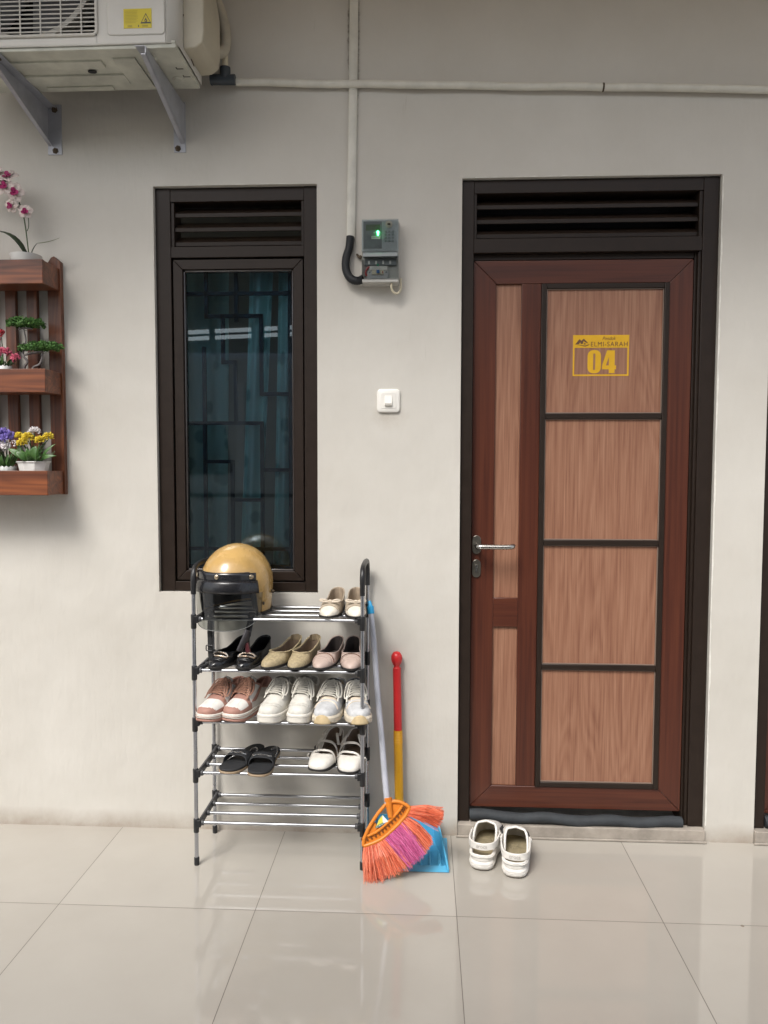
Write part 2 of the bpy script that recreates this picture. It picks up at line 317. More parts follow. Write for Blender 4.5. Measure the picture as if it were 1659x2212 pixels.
# house wall: one sheet of cells with the openings left out, 150 mm thick
OPEN = [(-.848, -.274, .872, 2.296), (.226, 1.096, 0, 2.306), (1.266, 2.130, 0, 2.306)]
xs = sorted({-5, -3, -2, 3.5, 5}|{o[0] for o in OPEN}|{o[1] for o in OPEN}); zs = sorted({0, 3.15}|{o[2] for o in OPEN}|{o[3] for o in OPEN})
b = MB()
def inopen(x, z): return any(o[0] < x < o[1] and o[2] < z < o[3] for o in OPEN)
for i in range(len(xs)-1):
    for j in range(len(zs)-1):
        x0, x1, z0, z1 = xs[i], xs[i+1], zs[j], zs[j+1]
        if inopen((x0+x1)/2, (z0+z1)/2): continue
        for y in (0, .15): b.add([(x0, y, z0), (x1, y, z0), (x1, y, z1), (x0, y, z1)], [(0, 1, 2, 3)])
for x0, x1, z0, z1 in OPEN:
    b.add([(x0, 0, z0), (x0, .15, z0), (x0, .15, z1), (x0, 0, z1)], [(0, 1, 2, 3)]); b.add([(x1, 0, z0), (x1, .15, z0), (x1, .15, z1), (x1, 0, z1)], [(0, 1, 2, 3)])
    b.add([(x0, 0, z1), (x0, .15, z1), (x1, .15, z1), (x1, 0, z1)], [(0, 1, 2, 3)])
    if z0 > 0: b.add([(x0, 0, z0), (x0, .15, z0), (x1, .15, z0), (x1, 0, z0)], [(0, 1, 2, 3)])
hw = tag(b.build('house_wall', M_wall, smooth=False, merge=1e-5), 'beige painted house wall holding the window and the doors', 'wall')
# thin pale strips of uneven width along the edges of the openings
rp_ = random.Random(11); M_edge = mat('pale_edge_tone', (.70, .68, .62), .8, var=.1, vscale=40)
def edge_strip(pts, along, w0, w1):
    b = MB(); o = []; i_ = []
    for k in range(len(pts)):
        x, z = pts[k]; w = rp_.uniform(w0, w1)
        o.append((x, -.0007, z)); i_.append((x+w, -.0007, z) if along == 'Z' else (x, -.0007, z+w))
    n_ = len(pts); b.add(o+i_, [(k, k+1, n_+k+1, n_+k) for k in range(n_-1)]); b.build('pale_edge', M_edge, hw, smooth=False, solid=.0006, soff=1)
edge_strip([(1.0962, .06+2.24*k/70) for k in range(71)], 'Z', .0022, .0065)
edge_strip([(.27+.4*k/24, 2.3065) for k in range(25)], 'X', .0008, .0042)
edge_strip([(-.80+.5*k/24, 2.2965) for k in range(25)], 'X', .0006, .0030)
# the room behind the window and doors
b = MB(); b.box(-5, 5, 2.9, 3.0, 0, 3.15); b.box(-5, -4.9, .15, 2.9, 0, 3.15); b.box(4.9, 5, .15, 2.9, 0, 3.15)
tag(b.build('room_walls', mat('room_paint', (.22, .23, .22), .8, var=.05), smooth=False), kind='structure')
b = MB(); b.box(-3.1, 3.3, -1.08, 3.0, 3.15, 3.27); tag(b.build('unseen_ceiling', mat('soffit_bounce_tone', (.62, .47, .30), .8, var=.05)), kind='structure')  # unseen eave; its warm tone and the gap beyond are set for wall light
# carport roof, boundary wall and parked van stand behind the photographer; the window glass mirrors them
b = MB(); zr = lambda x: 3.37+.04*(x+2); b.prism([(-3.6, -3.8, zr(-3.6)), (3.6, -3.8, zr(3.6)), (3.6, -3.8, zr(3.6)+.06), (-3.6, -3.8, zr(-3.6)+.06)], (0, -4.8, 0)); tag(b.build('carport_roof', mat('roof_sheet', (.20, .165, .13), .6, var=.1), smooth=False), kind='structure')

# ================================================================== WINDOW
def louvres(name_parent, x0, x1, z0, z1, n, y0=.02):
    for k in range(n):
        zc = z0+(z1-z0)*(k+.5)/n; h = (z1-z0)/n
        b = MB()  # a tilted blade with a folded lip
        pts = [(x0, y0+.012, zc-h*.45), (x0, y0+.012, zc-h*.18), (x0, y0+.020, zc-h*.02), (x0, y0+.07, zc+h*.50), (x0, y0+.07, zc+h*.42), (x0, y0+.024, zc-h*.18), (x0, y0+.018, zc-h*.45)]
        b.prism(pts, (x1-x0, 0, 0)); b.build('louvre_blade', M_alu, name_parent, bevel=.001)
wt = thing('casement_window', 'tall narrow window with dark brown aluminium frame, louvres on top and blue tinted glass', 'window', (0, 0, 0))
b = MB(); x0, x1, z0, z1 = -.846, -.276, .874, 2.294; Y0, Y1 = .018, .10
b.box(x0, x0+.052, Y0, Y1, z0, z1); b.box(x1-.046, x1, Y0, Y1, z0, z1)
b.box(x0+.052, x1-.046, Y0+.0015, Y1, z1-.046, z1); b.box(x0+.052, x1-.046, Y0+.0015, Y1, 2.056, 2.094); b.box(x0+.052, x1-.046, Y0+.0015, Y1, z0, z0+.034)
b.box(x0+.052, x0+.064, Y0+.006, Y1, 2.094, z1-.046); b.box(x1-.056, x1-.046, Y0+.006, Y1, 2.094, z1-.046)
b.build('window_frame', M_alu, wt, bevel=.0015)
louvres(wt, x0+.064, x1-.056, 2.096, 2.246, 3)
b = MB(); mitred(b, -.789, -.327, .913, 2.050, .034, .024, .06); b.build('sash', M_alu, wt, bevel=.002)
b = MB(); mitred(b, -.7548, -.3612, .9472, 2.0158, .007, .030, .058); b.build('glazing_bead', mat('glossy_bead', (.035, .028, .026), .16, 0, .8, .1, 40), wt, bevel=.004)
b = MB(); b.box(-.749, -.367, .0445, .0485, .953, 2.010); b.build('pane', M_glass, wt, smooth=False)
# black-blue steel grille behind the glass
M_bar = mat('dark_blue_bar', (.010, .017, .04), .4)
gb = MB(); yb = .085
def bar(xa, za, xb, zb, t=.0065): gb.box(min(xa, xb)-t, max(xa, xb)+t, yb, yb+.013, min(za, zb)-t, max(za, zb)+t)
for q in [(-.385, .93, -.385, 2.04), (-.762, 1.48, -.490, 1.48), (-.490, 1.48, -.490, .93), (-.580, 1.865, -.490, 1.865), (-.490, 1.865, -.490, 1.585), (-.490, 1.585, -.385, 1.585), (-.580, 1.85, -.580, 2.04),
          (-.690, 1.865, -.580, 1.865), (-.690, 1.865, -.690, 2.04), (-.600, 1.20, -.490, 1.20), (-.490, 1.31, -.385, 1.31), (-.600, .93, -.600, 1.34), (-.700, 1.34, -.600, 1.34), (-.700, .93, -.700, 1.75), (-.63, 1.70, -.585, 1.70), (-.585, 1.70, -.585, 1.48), (-.63, 1.70, -.63, 1.865),
          (-.76, 1.02, -.385, 1.02), (-.772, .93, -.772, 2.04), (-.762, 1.945, -.385, 1.945), (-.762, .955, -.385, .955)]: bar(*q)
tag(gb.build('window_grille', M_bar, smooth=False), 'dark steel bar grille in a geometric pattern behind the window glass', 'grille')
# curtains
def curtain_mat():
    m = mat('pale_green_curtain', (.50, .68, .64), .9); t = m.node_tree; L = t.links.new; bs = t.nodes['Principled BSDF']
    tc = N(t, 'TexCoord'); v = N(t, 'TexVoronoi', Scale=11); L(tc.outputs['Object'], v.inputs['Vector'])
    rp = N(t, 'ValToRGB'); e = rp.color_ramp.elements; e[0].position = .22; e[0].color = (.32, .50, .47, 1); e[1].position = .34; e[1].color = (.58, .78, .74, 1)
    x = e.new(.28); x.color = (.44, .64, .60, 1); L(v.outputs['Distance'], rp.inputs[0]); L(rp.outputs[0], bs.inputs['Base Color']); return m
M_cur = curtain_mat()
def curtain(x0, x1, xb0, xb1, folds, label, y=.125):
    b = MB()
    def fn(uu, vv):
        z = .9+1.2*vv; a = x0+(x1-x0)*uu; c = xb0+(xb1-xb0)*uu; x = c+(a-c)*vv
        return (x, y+.018*math.sin(uu*PI*2*folds+.6*math.sin(vv*3)), z)
    b.grid(fn, 40, 12); return tag(b.build('curtain', M_cur, smooth=True, solid=.002), label, 'curtain', 'curtains behind the window glass')
curtain(-.535, -.445, -.585, -.505, 1.6, 'pale green patterned curtain drawn near the middle of the window')
curtain(-.430, -.345, -.460, -.385, 1.5, 'pale green patterned curtain at the right edge of the window')
curtain(-.95, -.66, -.95, -.68, 3, 'pale curtain hanging in the dark left part of the window', .30)

# ================================================================== DOORS
def door_unit(dx, label):
    t = thing('house_door', label, 'door', (dx, 0, 0), 0)
    b = MB(); x0, x1, zt = .228, 1.094, 2.304; Y0, Y1 = .016, .13
    b.box(x0, x0+.040, Y0, Y1, .048, zt); b.box(x1-.052, x1, Y0, Y1, .048, zt)
    b.box(x0+.040, x1-.052, Y0+.0015, Y1, zt-.044, zt); b.box(x0+.040, x1-.052, Y0+.0015, Y1, 2.060, 2.108)
    b.box(x1-.062, x1-.052, Y0+.008, Y1, .048, 2.060); b.box(x1-.070, x1-.062, Y0+.022, Y1, .048, 2.060)
    b.box(x0+.040, x1-.070, Y0+.026, Y1, 2.040, 2.060)
    b.box(x0+.040, x0+.050, Y0+.006, Y1, 2.108, zt-.044); b.box(x1-.064, x1-.052, Y0+.006, Y1, 2.108, zt-.044)
    b.build('door_frame', M_alu, t, bevel=.0015)
    louvres(t, x0+.050, x1-.064, 2.110, 2.258, 3)
    b = MB(); b.box(x0+.04, x1-.052, .120, .125, 2.108, zt-.044); b.build('louvre_backing', M_acd, t, smooth=False)
    # leaf
    b = MB(); mitred(b, .270, 1.022, .092, 2.038, .079, .040, .078, .0007, (0, 1)); b.box(.437, .505, .041, .077, .1712, 1.9585, 0); b.box(.3492, .4365, .0412, .077, .752, .856, 1)
    # routed lines in the mahogany members
    leaf = b.build('leaf_frame', [M_mah, M_mahh], t, bevel=.0015)
    b = MB(); b.box(.3493, .4367, .050, .074, .8562, 1.9585); b.build('narrow_panel', M_oak, t, smooth=False)
    b = MB(); b.box(.3493, .4367, .050, .074, .1712, .7518); b.build('narrow_panel', M_oak, t, smooth=False)
    b = MB()
    for xa, xb in ((.505, .523), (.925, .9425)): b.box(xa, xb, .034, .077, .1712, 1.9585)
    for za, zb in ((1.9405, 1.9585), (1.492, 1.511), (1.047, 1.066), (.601, .620), (.1712, .189)): b.box(.523, .925, .0355, .077, za, zb)
    b.build('panel_moulding', M_alu, t, bevel=.002)
    for za, zb in ((1.511, 1.9405), (1.066, 1.492), (.620, 1.047), (.189, .601)):
        b = MB(); b.box(.5231, .9249, .046, .074, za+.0001, zb-.0001); b.build('wide_panel', M_oak, t, smooth=False)
    b = MB()
    for za, zb in ((1.511, 1.9405), (1.066, 1.492), (.620, 1.047), (.189, .601)): mitred(b, .5232, .9248, za+.0002, zb-.0002, .003, .041, .046)
    b.build('panel_trim', mat('pale_trim_edge', (.20, .15, .12), .4), t, smooth=False)
    # lever handle
    hd = MB(); zc, xc = 1.047, .288
    def stadium(mb, zc, h, w, y0, y1, mi=0):
        pts = [(xc+w*math.cos(a), y0, zc+h+w*math.sin(a)) for a in [PI*i/10 for i in range(11)]]+[(xc+w*math.cos(a), y0, zc-h+w*math.sin(a)) for a in [PI+PI*i/10 for i in range(11)]]
        mb.prism(pts, (0, y1-y0, 0), mi)
    M_sat = mat('satin_steel', (.48, .47, .44), .26, 1, .5, .08, 40)
    M_satd = mat('aged_steel_plate', (.22, .205, .175), .38, 1, .5, .12, 40)
    stadium(hd, zc, .0175, .0155, .033, .0405); hd.build('handle_plate', M_satd, t, bevel=.0015)
    lv = MB(); lv.tube(smooth_path([(xc, .036, zc-.002), (xc, -.005, zc-.002), (xc+.006, -.019, zc-.002), (xc+.022, -.022, zc-.002), (xc+.09, -.022, zc-.0025), (xc+.118, -.019, zc-.001), (xc+.124, -.006, zc)], 6), .0088, 14)
    lv.build('lever_handle', M_sat, t)
    kp = MB(); stadium(kp, .962, .0165, .0155, .034, .0405); pk = kp.build('lock_plate', M_satd, t, bevel=.0015)
    kc = MB(); kc.lathe((xc, .034, .970), [(.0001, -.004), (.0055, -.004), (.0062, -.002), (.0062, .002)], (0, 1, 0)); kc.box(xc-.0035, xc+.0035, .0305, .0338, .949, .967); kc.box(xc-.0035, xc+.0035, .0292, .0299, .9692, .9705, 1); kc.build('lock_cylinder', [M_sat, M_black], pk)
    return t
d1 = door_unit(0, 'brown wooden door with four wide panels and a yellow number sticker')
d2 = door_unit(1.040, 'second brown door, only its dark frame showing at the right edge')
# number sticker on the first door
M_yel = mat('yellow_vinyl', (.60, .34, .012), .4, var=.05, vscale=30)
M_brn = mat('brown_print', (.115, .055, .025), .5)
sx0, sx1, sz0, sz1, sy = .6175, .8105, 1.6405, 1.782, .0456
st = MB(); st.box(sx0, sx1, sy, .0461, 1.738, sz1); st.box(sx0, sx1, sy, .0461, sz0, sz0+.0055)
st.box(sx0, sx0+.0055, sy, .0461, sz0+.0055, 1.738); st.box(sx1-.0055, sx1, sy, .0461, sz0+.0055, 1.738)
sk = st.build('number_sticker', M_yel, d1, smooth=False)
n = MB()  # heavy 0 and 4
def ring(mb, out, inn, y, d):
    k = len(out); vs = [(p[0], y, p[1]) for p in out]+[(p[0], y, p[1]) for p in inn]
    mb.add(vs, [(i, (i+1) % k, k+(i+1) % k, k+i) for i in range(k)])
def rrect(cx, cz, hw, hh, rx, rz, nseg=6):
    o = []
    for qx, qz, a0 in ((1, 1, 0), (-1, 1, PI/2), (-1, -1, PI), (1, -1, 1.5*PI)):
        for i in range(nseg+1):
            a = a0+PI/2*i/nseg; o.append((cx+qx*(hw-rx)+rx*math.cos(a), cz+qz*(hh-rz)+rz*math.sin(a)))
    return o
ring(n, rrect(.6915, 1.690, .0232, .040, .019, .020), rrect(.6915, 1.690, .0035, .0285, .003, .003), .0455, 0)
A = lambda x, z: (x, .0455, z)
X4 = .7185; Z4 = 1.650
n.add([A(X4, Z4+.0135), A(X4, Z4+.026), A(X4+.0165, Z4+.079), A(X4+.0435, Z4+.079), A(X4+.0435, Z4+.027), A(X4+.0485, Z4+.027), A(X4+.0485, Z4+.0135), A(X4+.0435, Z4+.0135), A(X4+.0435, Z4), A(X4+.0235, Z4), A(X4+.0235, Z4+.0135), A(X4+.0135, Z4+.027), A(X4+.0235, Z4+.027), A(X4+.0235, Z4+.056)],
      [(0, 1, 11, 12, 10), (1, 2, 13, 11), (2, 3, 4, 12, 13), (4, 5, 6, 7), (4, 7, 10, 12), (7, 8, 9, 10)])
n.build('number_print', M_yel, sk, smooth=False)
p = MB(); write(p, 'ELMI-SARAH', sx0+.0615, 1.7425, .126, .0160, .0450, spacing=1.12); write(p, 'Pondok', sx0+.101, 1.7645, .046, .0115, .0450, shear=.35)
# mountain and house emblem
e = [(0, .006), (.014, .024), (.0175, .0225), (.0215, .019), (.024, .0215), (.030, .026), (.036, .020), (.046, .0095), (.041, .0112), (.0335, .0145), (.029, .0185), (.0265, .0085), (.020, .0075), (.0175, .014), (.013, .0065)]
p.add([(sx0+.007+a, .0450, 1.7435+c) for a, c in e], [tuple(range(len(e)))])
e = [(.007, .003), (.016, .0035), (.027, 0), (.036, -.001), (.045, .0025), (.051, .008), (.044, .0052), (.036, .0025), (.027, .0028), (.016, .0048)]
p.add([(sx0+.007+a, .0450, 1.7435+c) for a, c in e], [tuple(range(len(e)))]); p.box(sx0+.0375, sx0+.0425, .0448, .0451, 1.7495, 1.754)
p.build('sticker_lettering', M_brn, sk, smooth=False)
# threshold and draught stopper
M_step = mat('cement_threshold', (.30, .265, .225), .75, var=.3, vscale=12, bump=.25, bscale=60)
for dx, lb in ((0, 'grey cement doorstep under the numbered brown door'), (1.040, 'grey cement doorstep under the second door at the right edge')):
    b = MB(); b.box(dx+.227, dx+1.095, -.012, .149, .004, .047); b.box(dx+.222, dx+1.100, -.017, -.012, .0005, .009)
    tag(b.build('doorstep', M_step, bevel=.003), lb, 'doorstep')
    b = MB(); P = [(dx+.272+.75*i/24, .022-.012*math.sin(PI*i/24), .070-.012*(i/24)+.004*math.sin(i*.9)) for i in range(25)]
    b.tube(P, [.0205+.001*math.sin(i*1.7) for i in range(25)], 14, 0, True, False, .95)
    tag(b.build('draught_stopper', mat('charcoal_foam', (.026, .030, .034), .75, var=.35, vscale=18, bump=.5, bscale=45)), 'charcoal foam draught stopper along the foot of the ' + ('numbered door' if dx == 0 else 'second door at the right edge'), 'draught stopper')

# ================================================================== AIR CONDITIONER
ac = thing('outdoor_unit', 'white air conditioner outdoor unit on wall brackets with yellow warning label', 'air conditioner', (-1.03, -.235, 2.575))
def AC(b, name, m, par=ac, **kw):
    b.v = [(v[0]+1.03, v[1]+.235, v[2]-2.575) for v in b.v]; return b.build(name, m, par, **kw)
b = MB()
def hull(px, py): return px, py
# casing plan: rounded front right corner
plan = [(-1.42, -.362), (-.675, -.362)]+[(-.675+.03*math.cos(a), -.332+.03*math.sin(a)) for a in [-PI/2+PI/2*i/6 for i in range(1, 7)]]+[(-.640, -.10), (-1.42, -.10)]
# casing panels around the fan opening
ox0, ox1, oz0, oz1 = -1.36, -.885, 2.612, 3.07
b.box(ox1, -.676, -.362, -.345, 2.585, 3.12); b.box(-1.42, ox0, -.362, -.345, 2.585, 3.12); b.box(ox0, ox1, -.362, -.345, 2.585, oz0); b.box(ox0, ox1, -.362, -.345, oz1, 3.12)
AC(b, 'front_panel', M_acw, merge=1e-5, bevel=.003)
b = MB(); b.grid(lambda uu, vv: ((-.676+.034*math.sin(PI/2*min(1, uu*2)) if uu < .5 else -.642+.0*(uu-.5)), (-.362+.034*(1-math.cos(PI/2*uu*2)) if uu < .5 else -.328+(uu-.5)*2*.225), 2.585+.535*vv), 24, 2)
AC(b, 'side_panel', M_acw, solid=.002)
b = MB(); b.box(-1.42, -.644, -.345, -.104, 3.1, 3.12); b.box(-1.42, -1.41, -.345, -.104, 2.59, 3.1); b.box(-1.41, -.66, -.118, -.106, 2.59, 3.1); AC(b, 'casing', M_acw)
b = MB(); b.box(-1.415, -.648, -.356, -.104, 2.573, 2.586); b.box(-1.30, -.90, -.30, -.26, 2.566, 2.574); b.box(-1.36, -.86, -.215, -.16, 2.566, 2.574); b.box(-.86, -.79, -.31, -.13, 2.567, 2.574); b.box(-1.15, -.93, -.14, -.115, 2.5675, 2.574); b.box(-1.415, -.648, -.358, -.352, 2.586, 2.594)
for cx, cy, rr in ((-.845, -.27, .020), (-.74, -.30, .016), (-.70, -.17, .018), (-1.2, -.17, .018)): b.lathe((cx, cy, 2.571), [(.001, -.003), (rr*.7, -.003), (rr*.75, -.001), (rr, -.001), (rr, .004)], (0, 0, 1), 20)
pan = AC(b, 'base_pan', mat('pan_grey_white', (.50, .50, .43), .5, var=.22, vscale=9), bevel=.004)
b = MB(); b.lathe((-.955, -.235, 2.5693), [(.014, -.0010), (.014, .001)], (0, 0, 1), 20, 0, (1, 0, 0), .7);
AC(b, 'drain_hole', M_acd, pan, smooth=False)
for xa, ya in ((-.685, -.232), (-.678, -.182)):
    b = MB(); b.prism([(xa, ya, 2.5718), (xa+.022, ya, 2.5718), (xa+.022, ya-.003, 2.5718), (xa+.003, ya-.003, 2.5718), (xa+.003, ya-.012, 2.5718), (xa, ya-.012, 2.5718)], (0, 0, .001)); AC(b, 'pressed_slot', M_acd, pan, smooth=False)
# raised panel with the label
b = MB(); rr = rrect(-.765, 2.86, .088, .252, .012, .012); b.prism([(q[0], -.366, q[1]) for q in rr], (0, .006, 0)); AC(b, 'raised_cover', M_acw, bevel=.0035)
# yellow warning label
b = MB(); lx0, lx1, lz0, lz1 = -.801, -.716, 2.626, 2.682; b.box(lx0, lx1, -.3672, -.3664, lz0, lz1); lab = AC(b, 'warning_label', mat('yellow_label', (.62, .50, .01), .45))
b = MB(); yy = -.3676; cx, cz, s = -.7335, 2.652, .0165
b.v = []; tri = lambda k: [(cx-s*k, yy, cz-s*.72*k+(-.0015 if k == 1 else 0)), (cx+s*k, yy, cz-s*.72*k+(-.0015 if k == 1 else 0)), (cx, yy, cz+s*1.0*k)]
o_, i_ = tri(1), tri(.76); b.add(o_+i_, [(0, 1, 4, 3), (1, 2, 5, 4), (2, 0, 3, 5)])
fl = [(0, -.0075), (.0032, -.0062), (.0042, -.003), (.003, .0005), (.0018, -.0008), (.0006, .0062), (-.0016, .0028), (-.0035, -.0005), (-.0042, -.0035), (-.0028, -.0065)]
b.add([(cx+q[0], yy, cz+q[1]-.002) for q in fl], [tuple(range(len(fl)))]); b.add([(cx+q[0]*.4, yy-.0003, cz+q[1]*.4-.005) for q in fl], [tuple(range(len(fl)))], 1)
for k in range(9): b.add([(lx0+.004, yy, lz1-.006-k*.0042), (lx0+.046-random.random()*.012, yy, lz1-.006-k*.0042), (lx0+.046-random.random()*.01, yy, lz1-.0072-k*.0042), (lx0+.004, yy, lz1-.0072-k*.0042)], [(0, 1, 2, 3)], 2)
for xa, xb in ((lx0+.012, lx0+.026), (lx0+.044, lx0+.0465), (lx0+.056, lx0+.074)): b.add([(xa, yy, lz0+.003), (xb, yy, lz0+.003), (xb, yy, lz0+.009), (xa, yy, lz0+.009)], [(0, 1, 2, 3)], 2 if xb-xa > .004 else 0)
AC(b, 'warning_symbol', [M_black, MATS['yellow_label'], mat('label_print', (.42, .33, .02), .5)], lab, smooth=False, recalc=False)
# fan grille
b = MB()
zz = oz0+.012
while zz < oz1-.005:
    b.tube([(ox0, -.364, zz), (ox1, -.364, zz)], .0021, 6); zz += .0128
xx = ox1-.045
while xx > ox0: b.tube([(xx, -.3665, oz0), (xx, -.3665, oz1)], .0022, 6); xx -= .0625
rim = rrect((ox0+ox1)/2, (oz0+oz1)/2, (ox1-ox0)/2, (oz1-oz0)/2, .012, .012); b.tube([(q[0], -.3655, q[1]) for q in rim], .0045, 8, 0, False, True)
AC(b, 'fan_grille', M_acw)
b = MB(); cx, cz = (ox0+ox1)/2, (oz0+oz1)/2
for k in range(3):
    a0 = k*2*PI/3+.5
    b.grid(lambda uu, vv: (cx+(.04+.16*vv)*math.cos(a0+1.4*uu), -.27+.05*uu, cz+(.04+.16*vv)*math.sin(a0+1.4*uu)), 8, 3)
b.lathe((cx, -.29, cz), [(.001, -.02), (.035, -.015), (.045, .04)], (0, 1, 0)); AC(b, 'fan', mat('fan_grey', (.10, .10, .105), .5), solid=.003)
b = MB(); b.lathe((cx, -.345, cz), [(.235, 0), (.212, .012), (.208, .09), (.2079, .09), (.2115, .012), (.2345, .0005)], (0, 1, 0), 40, cap=False); AC(b, 'fan_shroud', M_acw)
b = MB(); b.box(-1.40, -.86, -.20, -.195, 2.60, 3.09); AC(b, 'coil', M_acd)
# yellowed valve cover on the right end
b = MB()
def cover(uu, vv):
    yv = -.300+.190*vv; zl = 2.5985+.012*vv; zh = 3.06-.0*vv
    prof = [(-.641, zl), (-.606, zl+.003), (-.584, zl+.018), (-.578, zl+.05), (-.578, zl+.17), (-.588, zl+.24), (-.608, zl+.31), (-.641, zl+.36)]
    t = uu*(len(prof)-1); i = min(int(t), len(prof)-2); q = t-i
    return (prof[i][0]+(prof[i+1][0]-prof[i][0])*q, yv, prof[i][1]+(prof[i+1][1]-prof[i][1])*q)
b.grid(cover, 21, 2); v0 = [cover(i/21, 0) for i in range(22)]; b.add(v0, [tuple(range(22))]); AC(b, 'valve_cover', M_acy, merge=1e-5, bevel=.004)
b = MB(); b.tube([(-.6405, -.3, 2.70), (-.6395, -.29, 2.66), (-.6393, -.27, 2.63), (-.639, -.25, 2.608), (-.6385, -.20, 2.597)], .0016, 5); AC(b, 'rust_streak', mat('rust', (.06, .035, .02), .8), smooth=False)
# brackets
def bracket(xp0, xp1, xw, label):
    t = thing('wall_bracket', label, 'bracket', ((xp0+xp1)/2, 0, 2.41), 0, 'brackets holding the air conditioner')
    X = (xp0+xp1)/2
    def T(b, name, m, **kw): b.v = [(v[0]-X, v[1], v[2]-2.41) for v in b.v]; return b.build(name, m, t, **kw)
    b = MB(); b.box(xp0, xp1, -.004, 0, 2.408, 2.578); T(b, 'wall_plate', M_galv, bevel=.001)
    b = MB(); b.prism([(xw-.0015, -.0045, 2.442), (xw-.0015, -.0045, 2.568), (xw-.0015, -.38, 2.568), (xw-.0015, -.38, 2.548), (xw-.0015, -.34, 2.538)], (.003, 0, 0)); T(b, 'gusset', M_galv, smooth=False)
    b = MB(); sg = 1 if xw > X else -1
    b.prism([(xw, -.0046, 2.4405), (xw, -.34, 2.5365), (xw, -.38, 2.5465), (xw, -.38, 2.5435), (xw, -.34, 2.5335), (xw, -.0046, 2.4375)], (-sg*.014, 0, 0)); T(b, 'folded_edge', M_galv, smooth=False)
    b = MB(); b.box(min(xw, xw-sg*.035), max(xw, xw-sg*.035), -.385, -.005, 2.5682, 2.5712) if False else b.box(min(xw-sg*.0016, xw-sg*.030), max(xw-sg*.0016, xw-sg*.030), -.385, -.0045, 2.5645, 2.5675)
    T(b, 'support_arm', M_galv, bevel=.0008)
    bx = X+(-.006 if xw < X else -.004)
    for z in (2.421, 2.560):
        b = MB(); b.lathe((bx+(.008 if xw < X else -.002), -.004, z), [(.011, 0), (.011, -.002), (.0062, -.0022), (.0062, -.009), (.003, -.0092), (.003, -.014)], (0, 1, 0), 6); T(b, 'bolt', M_rust)
    b = MB(); b.lathe((xw-sg*.010, -.335, 2.5625), [(.009, 0), (.009, .0018), (.0001, .002)], (0, 0, 1), 8); T(b, 'bolt', M_rust)
bracket(-1.217, -1.167, -1.214, 'galvanised triangular bracket under the fan side of the outdoor unit')
bracket(-.771, -.729, -.732, 'galvanised triangular bracket under the label side of the outdoor unit')
# insulated pipe, drain stub and grey tee
b = MB(); b.tube(smooth_path([(-.665, -.055, 3.0), (-.625, -.05, 2.93), (-.590, -.045, 2.84), (-.575, -.045, 2.77), (-.580, -.06, 2.715), (-.60, -.10, 2.69)], 6), .019, 12)
tag(b.build('insulated_pipe', mat('aged_insulation', (.42, .385, .31), .7, var=.15, vscale=20, bump=.3, bscale=60)), 'bent pale insulated pipe behind the outdoor unit', 'pipe')
b = MB(); b.tube([(-.580, -.036, 2.600+.055), (-.580, -.036, 2.72)], .0105, 12); 
dp = thing('drain_pipe', 'long white horizontal drain pipe with a dark grey tee near the outdoor unit', 'pipe', (-.58, -.036, 2.632))
def DPp(b, name, m, **kw): b.v = [(v[0]+.58, v[1]+.036, v[2]-2.632) for v in b.v]; return b.build(name, m, dp, **kw)
DPp(b, 'drain_stub', M_cream)
b = MB(); b.tube([(-.625, -.036, 2.634), (-.546, -.036, 2.6318)], .0170, 16); b.tube([(-.580, -.036, 2.635), (-.580, -.036, 2.672)], .0180, 16); b.tube([(-.625, -.036, 2.634), (-.630, -.036, 2.634)], .0180, 16); DPp(b, 'grey_tee', M_pvcg)
def pipez(x): return 2.6315-(x+.532)*(2.6315-2.570)/(1.75)
for xa, xb in ((-.5465, .690), (.692, 3.4)):
    b = MB(); b.tube([(xa+(xb-xa)*i/20, -.018-.002*math.sin(i*.8), pipez(xa+(xb-xa)*i/20)+.0012*math.sin(i*1.1)) for i in range(21)], .0125, 14); DPp(b, 'pipe_length', M_pvc)
b = MB(); b.lathe((.691, -.018, pipez(.691)), [(.0128, -.003), (.0142, -.002), (.0142, .002), (.0128, .003)], (1, 0, -.03), 14); DPp(b, 'pipe_joint', M_rust)

# ================================================================== CABLE TRUNKING, METER, SWITCH
b = MB()
def trunk(z0, z1, x0, x1):
    w = .026; q = lambda z: x0+(x1-x0)*(z-z0)/(z1-z0)
    pts = lambda z: [(q(z)-.0145, -.0005, z), (q(z)-.0145, -.012, z), (q(z)-.009, -.0155, z), (q(z)+.006, -.0155, z), (q(z)+.0145, -.010, z), (q(z)+.0145, -.0005, z)]
    a, c = pts(z0), pts(z1); b.add(a+c, [(5, 4, 3, 2, 1, 0), (6, 7, 8, 9, 10, 11)]+[(i, (i+1) % 6, 6+(i+1) % 6, 6+i) for i in range(6)])
trunk(2.105, 2.600, -.1555, -.1475); trunk(2.6005, 3.149, -.1475, -.1415)
tag(b.build('cable_trunking', M_pvc, bevel=.001), 'white plastic cable trunking running up the wall above the meter', 'trunking')
b = MB(); path = smooth_path([(-.1565, -.014, 2.112), (-.160, -.016, 2.075), (-.171, -.02, 2.035), (-.170, -.022, 1.995), (-.153, -.026, 1.966), (-.128, -.030, 1.958), (-.108, -.034, 1.966)], 12)
rad = []
for i in range(len(path)): rad.append(.0145 if i % 2 else .0128)
b.tube(path, rad, 14); tag(b.build('corrugated_conduit', M_rubber, ang=80), 'black corrugated conduit curving from the trunking into the meter', 'conduit')
mt = thing('electricity_meter', 'grey electricity meter with clear cover, keypad and green light', 'electricity meter', (-.052, 0, 1.945))
def MT(b, name, m, par=mt, **kw): b.v = [(v[0]+.052, v[1], v[2]-1.945) for v in b.v]; return b.build(name, m, par, **kw)
